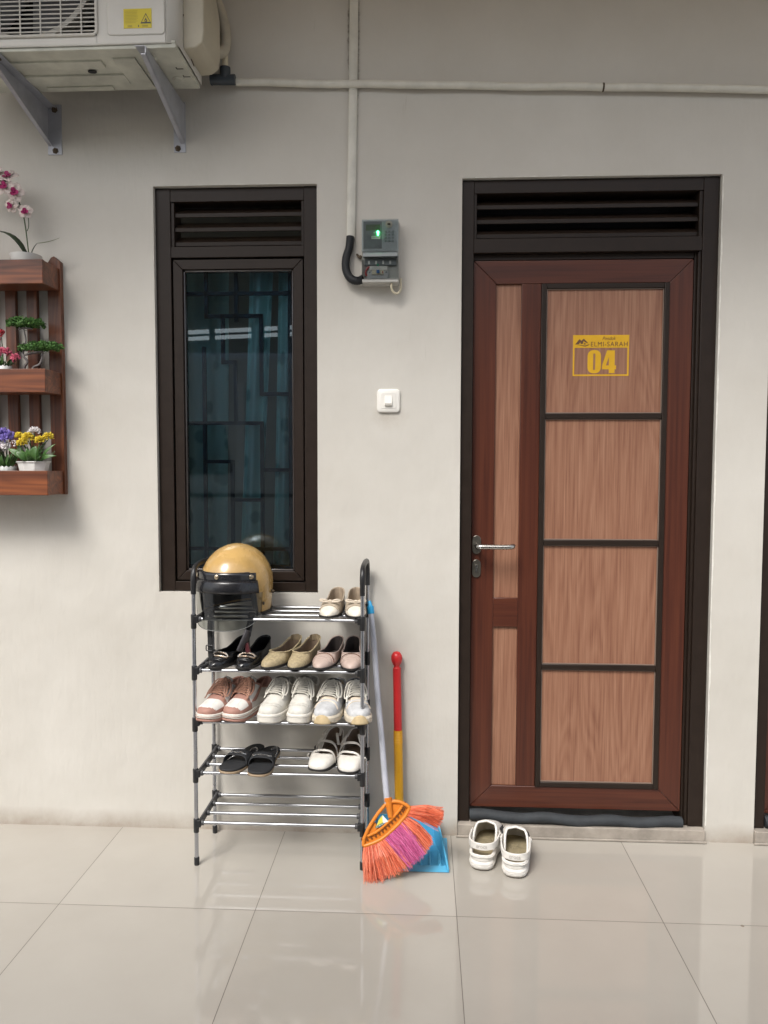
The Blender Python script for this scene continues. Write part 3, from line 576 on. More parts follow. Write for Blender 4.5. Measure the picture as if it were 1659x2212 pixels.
M_mg = mat('meter_grey', (.36, .385, .39), .45, var=.1, vscale=30); M_ml = mat('meter_base_grey', (.42, .41, .38), .5, var=.08, vscale=20); M_md = mat('meter_dark', (.17, .185, .19), .4, var=.1, vscale=40)
b = MB(); b.box(-.114, .012, -.030, 0, 1.944, 2.156); MT(b, 'meter_base', M_ml, bevel=.003)
b = MB(); b.box(-.114, .010, -.056, -.0305, 2.048, 2.155); MT(b, 'meter_body', M_mg, bevel=.003)
b = MB(); b.box(-.108, -.046, -.0572, -.0565, 2.058, 2.148); MT(b, 'face_plate', M_md, smooth=False)
b = MB(); b.box(-.100, -.052, -.0580, -.0574, 2.118, 2.138); MT(b, 'display', mat('lcd_green_grey', (.13, .155, .10), .2), smooth=False)
b = MB(); b.box(-.081, -.051, -.0582, -.0574, 2.090, 2.100, 0); b.box(-.078, -.055, -.0586, -.0583, 2.0945, 2.0968, 1); b.box(-.0735, -.0705, -.0580, -.0574, 2.1095, 2.1115, 0); MT(b, 'serial_label', [M_white, M_ml], smooth=False)
b = MB(); b.ball((-.059, -.0600, 2.1115), .0042, .002, .0052); b.ball((-.059, -.0585, 2.1040), .0028, .001, .003); MT(b, 'indicator_light', emit('green_led', (.08, 1, .25), 9))
b = MB(); b.lathe((-.022, -.0563, 2.138), [(.0118, 0), (.0118, -.0025), (.0105, -.0032), (.0001, -.0034)], (0, 1, 0), 24, 0); b.ball((-.022, -.0600, 2.138), .0058, .0012, .0034, 1); MT(b, 'optical_port', [mat('port_cream', (.52, .47, .39), .5), M_rust])
b = MB()
for i in range(3):
    for j in range(4):
        x = -.036+i*.0118; z = 2.117-j*.0103; b.box(x, x+.0075, -.0590, -.0565, z-.006, z)
MT(b, 'keypad', mat('key_grey', (.26, .285, .29), .5), bevel=.0008)
b = MB(); b.prism([(-.110, -.0555, 2.0475), (.008, -.0555, 2.0475), (.008, -.066, 2.030), (-.110, -.066, 2.030)], (0, .0245, -.0005)); MT(b, 'hinge_cover', mat('meter_bluegrey', (.24, .26, .265), .35), bevel=.002)
b = MB(); b.box(-.112, .010, -.0345, -.0305, 1.958, 2.029, 0); b.box(-.104, .002, -.044, -.0346, 2.006, 2.028, 1)
for i in range(4): b.box(-.093+i*.024, -.087+i*.024, -.0455, -.044, 2.010, 2.021, 2)
b.tube(smooth_path([(-.098, -.040, 1.972), (-.102, -.041, 1.982), (-.096, -.041, 1.996), (-.086, -.040, 2.004)], 4), .0032, 8, 3); b.ball((-.060, -.046, 2.0065), .0045, .002, .0045, 4)
MT(b, 'terminal_block', [M_ml, M_md, M_white, mat('red_wire', (.45, .06, .06), .4), mat('green_seal', (.02, .25, .14), .4)])
b = MB(); b.box(-.088, -.028, -.0500, -.0480, 1.990, 2.0015, 0)
for k in range(3): b.box(-.080, -.045-.004*k, -.0503, -.0501, 1.9925+k*.003, 1.9933+k*.003, 1)
MT(b, 'rating_label', [M_white, M_ml], smooth=False)
b = MB(); b.box(-.095, -.024, -.048, -.035, 1.961, 1.986, 0); b.box(-.079, -.039, -.053, -.0481, 1.9745, 1.9875, 1); b.box(-.064, -.0535, -.058, -.0531, 1.977, 1.9878, 2); b.box(-.0445, -.0415, -.0535, -.0531, 1.9765, 1.984, 3)
for xx in (-.088, -.031): b.lathe((xx, -.0481, 1.9815), [(.0032, 0), (.0032, -.0006)], (0, 1, 0), 12, 4)
MT(b, 'breaker', [mat('breaker_grey', (.42, .42, .42), .5), M_cream, mat('blue_switch', (.03, .14, .38), .4), MATS['red_wire'], M_md], bevel=.0008)
b = MB(); b.box(-.113, .0110, -.066, -.0645, 1.9585, 2.0295); b.box(-.113, -.1115, -.0645, -.0310, 1.9585, 2.0295); b.box(.0095, .0110, -.0645, -.0310, 1.9585, 2.0295); MT(b, 'clear_cover', M_clear, smooth=False)
b = MB(); b.box(-.1135, .0105, -.0625, -.0615, 2.0485, 2.1545); MT(b, 'front_lens', M_clear, smooth=False)
b = MB(); b.box(-.112, .0105, -.060, -.0305, 1.945, 1.958); MT(b, 'lower_trim', M_ml, bevel=.003)
b = MB(); b.tube(smooth_path([(-.0125, -.050, 1.9445), (-.0135, -.046, 1.930), (-.006, -.040, 1.916), (.006, -.034, 1.913), (.0155, -.028, 1.924), (.0185, -.022, 1.945), (.0165, -.016, 1.962), (.018, -.006, 1.968)], 6), .0036, 10)
tag(b.build('cable_loop', M_cream), 'short cream cable looping from under the meter into the wall', 'cable')
b = MB(); b.tube(smooth_path([(-.119, -.010, 2.045), (-.124, -.012, 2.041), (-.130, -.010, 2.047), (-.135, -.006, 2.054)], 4), [.006]*4+[.0045]*4+[.004]*4+[.003], 8)
tag(b.build('wire_seal', M_rust), 'small dark wire stub sticking out left of the meter', 'wire')
# switch
sw = thing('light_switch', 'white square light switch on the wall beside the door', 'light switch', (-.0245, 0, 1.552))
def SW(b, name, par=sw, **kw): b.v = [(v[0]+.0245, v[1], v[2]-1.552) for v in b.v]; return b.build(name, M_white, par, **kw)
b = MB(); cx, cz = -.0245, 1.552
L0 = rrect(cx, cz, .0400, .0405, .013, .013); L1 = rrect(cx, cz, .0390, .0395, .012, .012); L2 = rrect(cx, cz, .0345, .0350, .010, .010); k = len(L0)
vs = [(q[0], 0, q[1]) for q in L0]+[(q[0], -.005, q[1]) for q in L0]+[(q[0], -.008, q[1]) for q in L1]+[(q[0], -.0105, q[1]) for q in L2]
b.add(vs, [(a*k+i, a*k+(i+1) % k, (a+1)*k+(i+1) % k, (a+1)*k+i) for a in range(3) for i in range(k)]+[tuple(range(3*k, 4*k))]); SW(b, 'switch_plate')
b = MB(); q_ = rrect(cx, cz, .0265, .0270, .006, .006); b.prism([(q[0], -.0118, q[1]) for q in q_], (0, .0014, 0)); SW(b, 'inner_plate', bevel=.0006)
b = MB(); x0, x1 = cx-.0125, cx+.0125; b.add([(x0, -.012, cz+.017), (x1, -.012, cz+.017), (x1, -.012, cz-.019), (x0, -.012, cz-.019), (x0, -.0135, cz+.017), (x1, -.0135, cz+.017), (x1, -.0205, cz-.015), (x0, -.0205, cz-.015), (x1, -.0170, cz-.019), (x0, -.0170, cz-.019)],
      [(0, 3, 2, 1), (0, 1, 5, 4), (4, 5, 6, 7), (7, 6, 8, 9), (9, 8, 2, 3), (0, 4, 7, 9, 3), (1, 2, 8, 6, 5)]); rk = SW(b, 'rocker', bevel=.0006)
b = MB(); b.box(x0+.001, x1-.001, -.0196, -.0192, cz-.0128, cz-.0090) if False else b.add([(x0+.0012, -.0196, cz-.0100), (x1-.0012, -.0196, cz-.0100), (x1-.0012, -.0204, cz-.0138), (x0+.0012, -.0204, cz-.0138)], [(0, 1, 2, 3)])
b.v = [(v[0]+.0245, v[1]-.0003, v[2]-1.552) for v in b.v]; b.build('rocker_marker', mat('marker_grey', (.36, .34, .29), .4), rk, smooth=False)

# ================================================================== PLANTER SHELF AND ITS POTS
pl = thing('planter_rack', 'brown stained wooden wall planter with three boxes and vertical slats', 'planter', (-1.50, 0, 1.22))
def PL(b, name, m, par=pl, **kw): b.v = [(v[0]+1.50, v[1], v[2]-1.22) for v in b.v]; return b.build(name, m, par, **kw)
b = MB(); b.prism([(-1.2215, -.024, 1.222), (-1.1735, -.024, 1.222), (-1.1735, -.024, 2.036), (-1.196, -.024, 2.055), (-1.207, -.024, 2.050), (-1.2215, -.024, 2.028)], (0, .0215, 0)); PL(b, 'post', M_plankv, bevel=.0015)
b = MB(); b.prism([(-1.840, -.024, 1.222), (-1.792, -.024, 1.222), (-1.792, -.024, 2.030), (-1.840, -.024, 2.050)], (0, .0215, 0)); PL(b, 'post', M_plankv, bevel=.0015)
for x0 in (-1.299, -1.376, -1.453, -1.530, -1.607, -1.684, -1.761):
    b = MB(); b.box(x0, x0+.0375, -.0225, -.004, 1.23, 2.00); PL(b, 'slat', M_plankv, bevel=.0015)
for z0, z1 in ((1.934, 2.014), (1.572, 1.651), (1.223, 1.307)):
    b = MB(); b.box(-1.838, -1.1785, -.142, -.128, z0, z1); bx = PL(b, 'box_front', M_plank, bevel=.0015)
    b = MB(); b.box(-1.1925, -1.1790, -.1278, -.0245, z0+.001, z1-.001); PL(b, 'box_end', M_plank, bevel=.0015)
    b = MB(); b.box(-1.8375, -1.824, -.1278, -.0245, z0+.001, z1-.001); PL(b, 'box_end', M_plank, bevel=.0015)
    b = MB(); b.box(-1.823, -1.193, -.1275, -.025, z0+.002, z0+.014); PL(b, 'box_bottom', M_plank, smooth=False)
    b = MB(); b.box(-1.823, -1.193, -.1272, -.025, z1-.024, z1-.012); PL(b, 'box_shelf', M_plank, smooth=False)
M_leaf = mat('leaf_green', (.045, .11, .022), .4, 0, .5, .3, 30); M_leafd = mat('dark_orchid_leaf', (.018, .035, .012), .32, 0, .5, .2, 15)
M_moss = mat('bonsai_leaf', (.055, .135, .030), .6, 0, .3, .35, 60); M_moss2 = mat('bonsai_leaf_light', (.11, .23, .06), .6, 0, .3, .3, 60)
M_pot = mat('white_ceramic', (.70, .70, .67), .3, 0, .5, .04, 12); M_stem = mat('stem_green', (.05, .075, .03), .5)
M_petal = mat('white_petal', (.62, .53, .49), .55, 0, .3, .22, 60); M_mag = mat('magenta_petal', (.33, .025, .12), .5, 0, .3, .3, 60)
M_ylw = mat('yellow_petal', (.62, .47, .04), .55, 0, .3, .2, 60); M_wht = mat('white_mum_petal', (.70, .66, .66), .55, 0, .3, .1, 60)
M_pur = mat('purple_petal', (.22, .17, .48), .55, 0, .3, .35, 70); M_red = mat('red_petal', (.38, .04, .05), .55, 0, .3, .3, 70); M_pnk = mat('pink_petal', (.52, .11, .17), .55, 0, .3, .3, 70)
def leaf(mb, base, tip, w, bend=.02, mi=0, nrm=(0, -1, .4)):
    a = Vector(base); t = Vector(tip); d = t-a; side = d.cross(Vector(nrm)).normalized(); up = side.cross(d).normalized()
    def fn(uu, vv):
        ww = w*math.sin(PI*min(1, .08+uu*.92))**.75*(1-.25*uu); q = (vv-.5)*2
        return a+d*uu+up*(bend*4*uu*(1-uu)-abs(q)*ww*-.25)+side*q*ww
    mb.grid(fn, 8, 4, mi)
def petals(mb, c, axis, n, rin, rout, w, lift, mi=0, jit=.15):
    ax = Vector(axis).normalized(); e = ax.orthogonal().normalized(); g = ax.cross(e); c = Vector(c)
    for k in range(n):
        a = 2*PI*k/n+random.uniform(-jit, jit); d = math.cos(a)*e+math.sin(a)*g; s_ = ax.cross(d); L_ = rout*random.uniform(.85, 1.1)
        def fn(uu, vv):
            q = (vv-.5)*2; ww = w*math.sin(PI*(.12+.80*uu))**.8
            return c+d*(rin+(L_-rin)*uu)+ax*(lift*uu+.25*w*q*q)+s_*q*ww
        mb.grid(fn, 4, 3, mi)
def pompom(mb, c, rr, n, mi=0, up=(0, -.4, 1), lw=.003):
    c = Vector(c); U = Vector(up).normalized()
    for k in range(n):
        d = Vector((random.gauss(0, 1), random.gauss(0, 1), random.gauss(0, 1))).normalized()
        if d.dot(U) < -.25: d = d-2*d.dot(U)*U
        rr2 = rr*random.uniform(.75, 1.08); s_ = d.orthogonal().normalized(); s_.rotate(Matrix.Rotation(random.random()*PI, 3, d)); t_ = d.cross(s_)
        p = c+d*rr2; q = c+d*rr2*.45
        mb.add([q-s_*lw*.6, q+s_*lw*.6, p+s_*lw+t_*lw*.4, p+d*lw*.6, p-s_*lw+t_*lw*.4], [(0, 1, 2, 3, 4)], mi)
def octpot(mb, cx, cy, z0, z1, r0, r1, sy=.62, seg=8, th=.004, mi=0):
    prof = [(r0*.9, 0), (r0, .001), (r0+(r1-r0)*.55, (z1-z0)*.55), (r1*.98, (z1-z0)*.9), (r1+.003, (z1-z0)*.92), (r1+.003, z1-z0), (r1-th, z1-z0), (r0-th, .012)]
    mb.lathe((cx, cy, z0), prof, (0, 0, 1), seg, mi, (math.cos(PI/8), math.sin(PI/8), 0), 1)
    k = len(mb.v)-len(prof)*seg
    for i in range(k, len(mb.v)): x, y, z = mb.v[i]; mb.v[i] = (x, cy+(y-cy)*sy, z)
# orchid on the top box
oc = thing('orchid_plant', 'white and magenta orchid in a low white pot on the top planter box', 'plant', (-1.268, -.078, 2.0025))
def sub(par, off):
    def fn(b, name, m, pr=None, **kw):
        b.v = [(v[0]-off[0], v[1]-off[1], v[2]-off[2]) for v in b.v]; return b.build(name, m, pr or par, **kw)
    return fn
Q = sub(oc, (-1.268, -.078, 2.0025))
b = MB(); b.lathe((-1.268, -.078, 2.003), [(.036, 0), (.044, .012), (.0505, .036), (.0525, .040), (.048, .041), (.044, .033), (.0001, .032)], (0, 0, 1), 28); Q(b, 'pot', M_pot)
b = MB(); path = smooth_path([(-1.256, -.078, 2.03), (-1.262, -.078, 2.10), (-1.270, -.080, 2.17), (-1.282, -.082, 2.215), (-1.298, -.084, 2.262), (-1.325, -.088, 2.292), (-1.360, -.092, 2.310), (-1.40, -.094, 2.305)], 6); b.tube(path, .0022, 7)
b.tube(smooth_path([(-1.2605, -.079, 2.125), (-1.253, -.082, 2.14), (-1.252, -.084, 2.165), (-1.252, -.088, 2.178)], 5), .0013, 6); Q(b, 'stem', M_stem)
b = MB(); leaf(b, (-1.262, -.078, 2.035), (-1.385, -.085, 2.125), .017, .030, 0, (0, -.3, 1)); Q(b, 'leaf', M_leafd, solid=.0012)
b = MB(); leaf(b, (-1.251, -.076, 2.035), (-1.225, -.080, 2.085), .007, .004, 0, (-.6, -.6, .3)); Q(b, 'leaf', M_leafd, solid=.001)
b = MB(); leaf(b, (-1.226, -.080, 2.084), (-1.150, -.074, 2.103), .0075, -.004, 0, (0, -.4, 1)); Q(b, 'leaf', mat('pale_leaf', (.20, .22, .13), .45, var=.2), solid=.001)
for i, (x, y, z, ax) in enumerate([(-1.256, -.094, 2.186, (.25, -1, .1)), (-1.303, -.098, 2.205, (-.3, -1, -.2)), (-1.286, -.106, 2.247, (.3, -1, .05)), (-1.318, -.108, 2.268, (-.1, -1, .1)), (-1.312, -.100, 2.303, (.1, -.8, .6)), (-1.352, -.108, 2.285, (-.2, -1, 0)), (-1.362, -.11, 2.315, (0, -1, .4)), (-1.405, -.11, 2.29, (-.2, -1, -.1))]):
    b = MB(); k = 1.0 if i < 2 else 1.22
    petals(b, (x, y, z), ax, 5, .002, .0275*k, .0125*k, -.003, 0, .2); b.ball((x, y-.004, z), .0045, .006, .0045, 1, 8, 5)
    petals(b, (x, y-.003, z-.002), ax, 3, .001, .0125*k, .0068*k, .008, 1, .3)
    Q(b, 'blossom', [M_petal, M_mag], solid=.0006)
# bonsai on the middle box
bo = thing('bonsai_tree', 'small artificial bonsai with two flat green tiers on the middle planter box', 'bonsai', (-1.265, -.08, 1.6395)); Q = sub(bo, (-1.265, -.08, 1.6395))
b = MB(); b.tube(smooth_path([(-1.282, -.085, 1.641), (-1.278, -.085, 1.665), (-1.268, -.085, 1.682), (-1.283, -.084, 1.705), (-1.280, -.08, 1.735), (-1.274, -.08, 1.76), (-1.282, -.08, 1.80)], 6), [.0055-.0001*i for i in range(37)], 9)
b.tube(smooth_path([(-1.252, -.085, 1.641), (-1.246, -.085, 1.662), (-1.226, -.085, 1.672), (-1.218, -.083, 1.69), (-1.215, -.08, 1.715)], 6), [.0055-.0001*i for i in range(25)], 9)
b.tube(smooth_path([(-1.281, -.082, 1.705), (-1.25, -.082, 1.712), (-1.215, -.08, 1.716)], 6), .004, 8); b.tube(smooth_path([(-1.30, -.08, 1.792), (-1.28, -.08, 1.797), (-1.25, -.08, 1.795)], 5), .003, 8)
Q(b, 'trunk', mat('grey_twisted_trunk', (.13, .115, .11), .5, var=.4, vscale=50, bump=.3, bscale=120))
def pad(cx, cz, rx, rz, n):
    b = MB()
    for k in range(n):
        a = random.random()*2*PI; rr = math.sqrt(random.random())*(1+.22*noise.noise((math.cos(a)*1.6, math.sin(a)*1.6, cz*30))); x = cx+rx*rr*math.cos(a); y = -.08+.040*rr*math.sin(a); h = rz*(1-.6*min(1, rr*rr)); z = cz+random.uniform(-h*.8, h)+.012*noise.noise((x*55, y*55, cz*10))-.010*max(0, rr-.75)*4*random.random()
        d = Vector((random.gauss(0, 1), random.gauss(0, 1), random.gauss(.5, 1))).normalized(); e = d.orthogonal().normalized(); e.rotate(Matrix.Rotation(random.random()*6, 3, d)); g = d.cross(e); s_ = random.uniform(.0034, .0068); c = Vector((x, y, z))
        b.add([c-e*s_, c-g*s_*.5, c+e*s_, c+g*s_*.5], [(0, 1, 2, 3)], 0 if random.random() < .7 else 1)
    return b
Q(pad(-1.276, 1.816, .066, .017, 1300), 'foliage', [M_moss, M_moss2], smooth=False, recalc=False)
Q(pad(-1.220, 1.733, .075, .016, 1400), 'foliage', [M_moss, M_moss2], smooth=False, recalc=False)
# red flowers at the left edge of the middle box
rf = thing('red_flower_pot', 'red and pink artificial flowers in a white zigzag pot on the middle planter box', 'flower pot', (-1.355, -.082, 1.6395)); Q = sub(rf, (-1.355, -.082, 1.6395))
b = MB(); seg = 28; vs = []
for i in range(seg):
    a = 2*PI*i/seg; vs += [(-1.355+.024*math.cos(a), -.082+.024*math.sin(a), 1.6405), (-1.355+.0285*math.cos(a), -.082+.0285*math.sin(a), 1.664+(.005 if i % 2 else 0))]
b.add(vs, [(2*i, 2*((i+1) % seg), 2*((i+1) % seg)+1, 2*i+1) for i in range(seg)]+[tuple(2*i for i in range(seg))]); Q(b, 'pot', M_pot, solid=.002)
for x, z, m in ((-1.350, 1.712, M_pnk), (-1.334, 1.711, M_pnk), (-1.352, 1.776, M_red), (-1.372, 1.755, M_pnk), (-1.302, 1.692, M_pnk), (-1.385, 1.72, M_red)):
    b = MB(); b.tube(smooth_path([(-1.355, -.082, 1.655), ((x-1.355)/2, -.085, (z+1.65)/2), (x, -.095, z-.008)], 4), .0013, 6, 1); pompom(b, (x, -.098, z), .0165 if m is not M_red else .014, 46, 0, (0, -.6, .8), .0052); Q(b, 'blossom', [m, M_stem], solid=.0005)
b = MB()
for k in range(26):
    a = random.uniform(0, 2*PI); L_ = random.uniform(.035, .062); leaf(b, (-1.355+.010*math.cos(a), -.082+.01*math.sin(a), 1.66), (-1.355+L_*math.cos(a), -.085+.5*L_*math.sin(a), 1.66+random.uniform(.012, .05)), random.uniform(.003, .006), .008, 0, (math.cos(a), math.sin(a), 1.5))
Q(b, 'leaves', M_leaf, solid=.0006)
# yellow and purple pots on the bottom box
yf = thing('yellow_flower_pot', 'yellow and white artificial mums in a white octagonal pot on the bottom planter box', 'flower pot', (-1.257, -.080, 1.2955)); Q = sub(yf, (-1.257, -.080, 1.2955))
b = MB(); octpot(b, -1.257, -.080, 1.2965, 1.339, .046, .056, .72); Q(b, 'pot', M_pot, ang=20)
for x, y, z, rr, m in ((-1.305, -.085, 1.424, .016, M_ylw), (-1.268, -.095, 1.418, .021, M_ylw), (-1.283, -.105, 1.400, .018, M_ylw), (-1.228, -.09, 1.410, .017, M_ylw), (-1.200, -.085, 1.421, .019, M_ylw), (-1.253, -.075, 1.440, .020, M_wht), (-1.272, -.070, 1.430, .015, M_wht)):
    b = MB(); b.tube(smooth_path([(-1.257, -.08, 1.33), ((x-1.257)/2, -.08, (z+1.34)/2), (x, y, z-.004)], 4), .0016, 6, 1); pompom(b, (x, y, z), rr, 150, 0, (0, -.2, 1), .0026); Q(b, 'blossom', [m, M_leaf], solid=.0004)
b = MB()
for ba, ti, w in (((-1.27, -.09, 1.338), (-1.335, -.105, 1.383), .014), ((-1.26, -.1, 1.338), (-1.300, -.125, 1.372), .017), ((-1.24, -.1, 1.338), (-1.222, -.125, 1.392), .024), ((-1.23, -.09, 1.338), (-1.165, -.1, 1.358), .011), ((-1.225, -.085, 1.34), (-1.172, -.09, 1.400), .007), ((-1.25, -.09, 1.338), (-1.262, -.12, 1.385), .016), ((-1.28, -.08, 1.338), (-1.32, -.07, 1.40), .010)): leaf(b, ba, ti, w, .012, 0, (0, -.9, .6))
for k in range(30):
    x = -1.257+random.uniform(-.045, .04); leaf(b, (-1.257+random.uniform(-.02, .02), -.08, 1.335), (x, -.08+random.uniform(-.025, .02), random.uniform(1.355, 1.405)), random.uniform(.003, .006), .006)
Q(b, 'leaves', M_leaf, solid=.0006)
b = MB()
for k in range(9): b.ball((-1.318+random.uniform(-.010, .010), -.10, 1.402+random.uniform(-.010, .010)), .0028, .0028, .0028, 0, 6, 4)
Q(b, 'berries', [M_wht, M_stem]); b = MB()
for k in range(14): b.ball((-1.190+.0013*k+random.uniform(-.003, .003), -.10, 1.352+.0016*k+random.uniform(-.004, .004)), .0020, .0020, .0020, 1, 6, 4)
Q(b, 'berry_sprig', [M_wht, M_stem])
pf = thing('purple_flower_pot', 'purple and white artificial flowers in a pale zigzag pot on the bottom planter box', 'flower pot', (-1.352, -.082, 1.2955)); Q = sub(pf, (-1.352, -.082, 1.2955))
b = MB(); vs = []
for i in range(seg):
    a = 2*PI*i/seg; vs += [(-1.352+.027*math.cos(a), -.082+.027*math.sin(a), 1.2965), (-1.352+.033*math.cos(a), -.082+.033*math.sin(a), 1.318+(.005 if i % 2 else 0))]
b.add(vs, [(2*i, 2*((i+1) % seg), 2*((i+1) % seg)+1, 2*i+1) for i in range(seg)]+[tuple(2*i for i in range(seg))]); Q(b, 'pot', mat('grey_ceramic', (.45, .46, .44), .35, var=.1), solid=.002)
for x, z, m, rr in ((-1.352, 1.437, M_pur, .018), (-1.330, 1.425, M_pur, .018), (-1.345, 1.418, M_pur, .02), (-1.372, 1.43, M_pur, .02), (-1.345, 1.388, M_wht, .016), (-1.365, 1.39, M_wht, .014), (-1.39, 1.41, M_pur, .017)):
    b = MB(); b.tube(smooth_path([(-1.352, -.082, 1.315), ((x-1.352)/2, -.085, (z+1.32)/2), (x, -.09, z-.005)], 4), .0013, 6, 1); pompom(b, (x, -.095, z), rr, 40, 0, (0, -.6, .8), .006); Q(b, 'blossom', [m, M_stem], solid=.0004)
b = MB()
for k in range(46):
    a = random.uniform(0, 2*PI); L_ = random.uniform(.02, .055); leaf(b, (-1.352+.012*math.cos(a), -.082+.01*math.sin(a), 1.316), (-1.352+L_*math.cos(a), -.085+.5*L_*math.sin(a), 1.32+random.uniform(.01, .07)), random.uniform(.003, .008), .006, 0, (math.cos(a), math.sin(a), 1.5))
Q(b, 'leaves', M_leaf, solid=.0006)
# ================================================================== SHOE RACK
rk_ = thing('shoe_rack', 'five tier chrome shoe rack with black corner joints and arched handles', 'shoe rack', (-.372, -.137, 0))
Q = sub(rk_, (-.372, -.137, 0))
RXL, RXR, RYF, RYB = -.648, -.096, -.250, -.024
TIER = [.143, .312, .484, .656, .826]
for x in (RXL, RXR):
    for y in (RYF, RYB):
        b = MB(); b.tube([(x, y, .012), (x, y, .945)], .0066, 14); Q(b, 'post', M_chrome)
        b = MB(); b.lathe((x, y, 0), [(.0078, 0), (.0088, .003), (.0086, .026), (.0070, .028)], (0, 0, 1), 14); Q(b, 'foot', M_black)
    # black arched grip from the front to the rear post
    b = MB(); p = smooth_path([(x, RYF, .908), (x, RYF, .950), (x, RYF+.006, .975), (x, RYF+.022, .992), (x, RYF+.05, .999), (x, (RYF+RYB)/2, 1.001), (x, RYB-.05, .999), (x, RYB-.022, .992), (x, RYB-.006, .975), (x, RYB, .950), (x, RYB, .908)], 5)
    b.tube(p, .0086, 12); Q(b, 'grip', M_black)
M_brk = mat('dark_grey_bracket', (.055, .055, .058), .5, 0, .5, .15, 30)
for z in TIER:
    for x, sg in ((RXL, 1), (RXR, -1)):
        b = MB(); b.box(x-.004+sg*.011, x+.004+sg*.011, RYF+.010, RYB-.010, z-.013, z+.011)
        for k in range(4): b.lathe((x+sg*.015, RYF+.004+(RYB-RYF-.008)*k/3, z), [(.0092, -.004), (.0092, .010)], (sg, 0, 0), 12)
        Q(b, 'side_bracket', M_brk, bevel=.0015)
        for y in (RYF, RYB):
            b = MB(); b.lathe((x, y, z-.032), [(.0080, 0), (.0090, .002), (.0090, .046), (.0080, .048)], (0, 0, 1), 14); b.box(min(x, x+sg*.016), max(x, x+sg*.016), y-.008, y+.008, z-.012, z+.011); Q(b, 'corner_joint', M_black, bevel=.001)
    for k in range(4):
        y = RYF+.004+(RYB-RYF-.008)*k/3
        b = MB(); b.tube([(RXL+.016, y, z), (RXR-.016, y, z)], .0056, 12); Q(b, 'rail', mat('brushed_rail', (.36, .37, .39), .30, 1, .5, .1, 20))

# ================================================================== HELMET
hc = Vector((-.530, -.140, .932)); hyaw = R(-14)
hm = thing('open_face_helmet', 'mustard yellow open face helmet with a hanging smoked visor on the top tier', 'helmet', (hc.x, hc.y, .8335), hyaw)
M_hel = mat('mustard_helmet_shell', (.45, .285, .10), .26, 0, .5, .16, 16, .02, 60, .4)
ax_, ay_, az_ = .116, .140, .132; off = .932-.8335
def zmin(a):   # lower edge height (relative to centre) over azimuth measured from the front
    a = abs(a); lo_, hi_ = -.094, .044
    k = min(1, max(0, (a-R(52))/R(16))); k = k*k*(3-2*k)
    back = .012*max(0, (a-R(110))/R(70))
    return hi_+(lo_-hi_)*k+back
def shell(scale, inset=0):
    def fn(uu, vv):
        a = -PI+2*PI*uu; zz = zmin(a)+inset; e0 = math.asin(max(-1, min(1, zz/az_))); el = PI/2+(e0-PI/2)*vv
        # cheeks drop straight below the equator
        ce = math.cos(el) if el > 0 else (1-.10*(math.sin(-el))**1.5)
        return (ax_*scale*ce*math.sin(a), -ay_*scale*ce*math.cos(a), off+az_*scale*math.sin(el) if scale > .99 else off+az_*scale*math.sin(el)*1.0)
    return fn
b = MB(); b.grid(shell(1), 96, 26); sh = b.build('shell', M_hel, hm, merge=1e-5, solid=.004)
b = MB(); b.grid(shell(.955, .004), 72, 18); b.build('liner', mat('black_liner', (.010, .010, .011), .85, bump=.3, bscale=80), hm, merge=1e-5, solid=.018)
b = MB(); fn = shell(1.004); b.tube([fn(i/120, 1) for i in range(120)], .0048, 8, 0, False, True); b.build('edge_trim', M_rubber, hm)
# visor: snap band, flared peak and clear sheet, all curved about the front
def vis(a, rad, z): return (rad*math.sin(a)*.93, -rad*math.cos(a)*1.02, z)
b = MB(); b.grid(lambda uu, vv: vis(R(-58+116*uu), .136-.0*vv, off+.043-.030*vv+.006*math.cos(R(-58+116*uu))), 40, 3); vb = b.build('visor_band', mat('glossy_black_band', (.014, .015, .018), .16, 0, .6, .2, 20), hm, solid=.0022)
b = MB(); b.grid(lambda uu, vv: vis(R(-60+120*uu), .137+.010*math.sin(PI/2*vv), off+.0185-.042*vv+.006*math.cos(R(-58+116*uu))), 40, 4); b.build('visor_peak', mat('dull_black_peak', (.010, .010, .012), .25, 0, .5, .2, 25), hm, solid=.002)
b = MB()
def sheet(uu, vv):
    a = R(-66+132*uu); q = abs(uu-.5)*2; zl = off-.127-.012*math.cos(a)+.040*q**4; zt = off-.021+.006*math.cos(a)
    return vis(a, .146-.006*vv, zt+(zl-zt)*vv)
b.grid(sheet, 48, 10); b.build('visor_sheet', M_smoke, hm)
b = MB(); b.tube([sheet(i/48, 1) for i in range(49)], .0011, 6); b.build('visor_rim', mat('visor_edge_grey', (.16, .165, .16), .25), hm)
M_snap = mat('brass_snap', (.42, .35, .25), .28, .9, .5, .2, 60)
for a in (-50, 0, 50):
    p = Vector(vis(R(a), .1375, off+.030+.006*math.cos(R(a)))); d = Vector((math.sin(R(a)), -math.cos(R(a)), 0)); b = MB(); b.lathe(p, [(.0078, 0), (.0078, .002), (.006, .0038), (.0001, .0048)], d, 18); b.build('snap_button', M_snap, vb)
p = Vector((.116, .03, off-.030)); b = MB(); b.lathe(p, [(.006, -.004), (.006, .004), (.003, .007)], (1, 0, 0), 12); b.lathe((.113, -.035, off-.060), [(.0055, 0), (.0055, .003), (.003, .004)], (1, 0, 0), 14); b.build('side_rivet', M_rust, hm)
M_strap = mat('black_webbing', (.014, .014, .015), .7, bump=.4, bscale=300)
b = MB()
def ribbon(mb, pts, w, th=.0015, side=(1, 0, 0), mi=0):
    P = smooth_path(pts, 5); sd = Vector(side).normalized()
    mb.grid(lambda uu, vv: P[min(len(P)-1, int(round(uu*(len(P)-1))))]+sd*w*(vv-.5), len(P)-1, 1, mi)
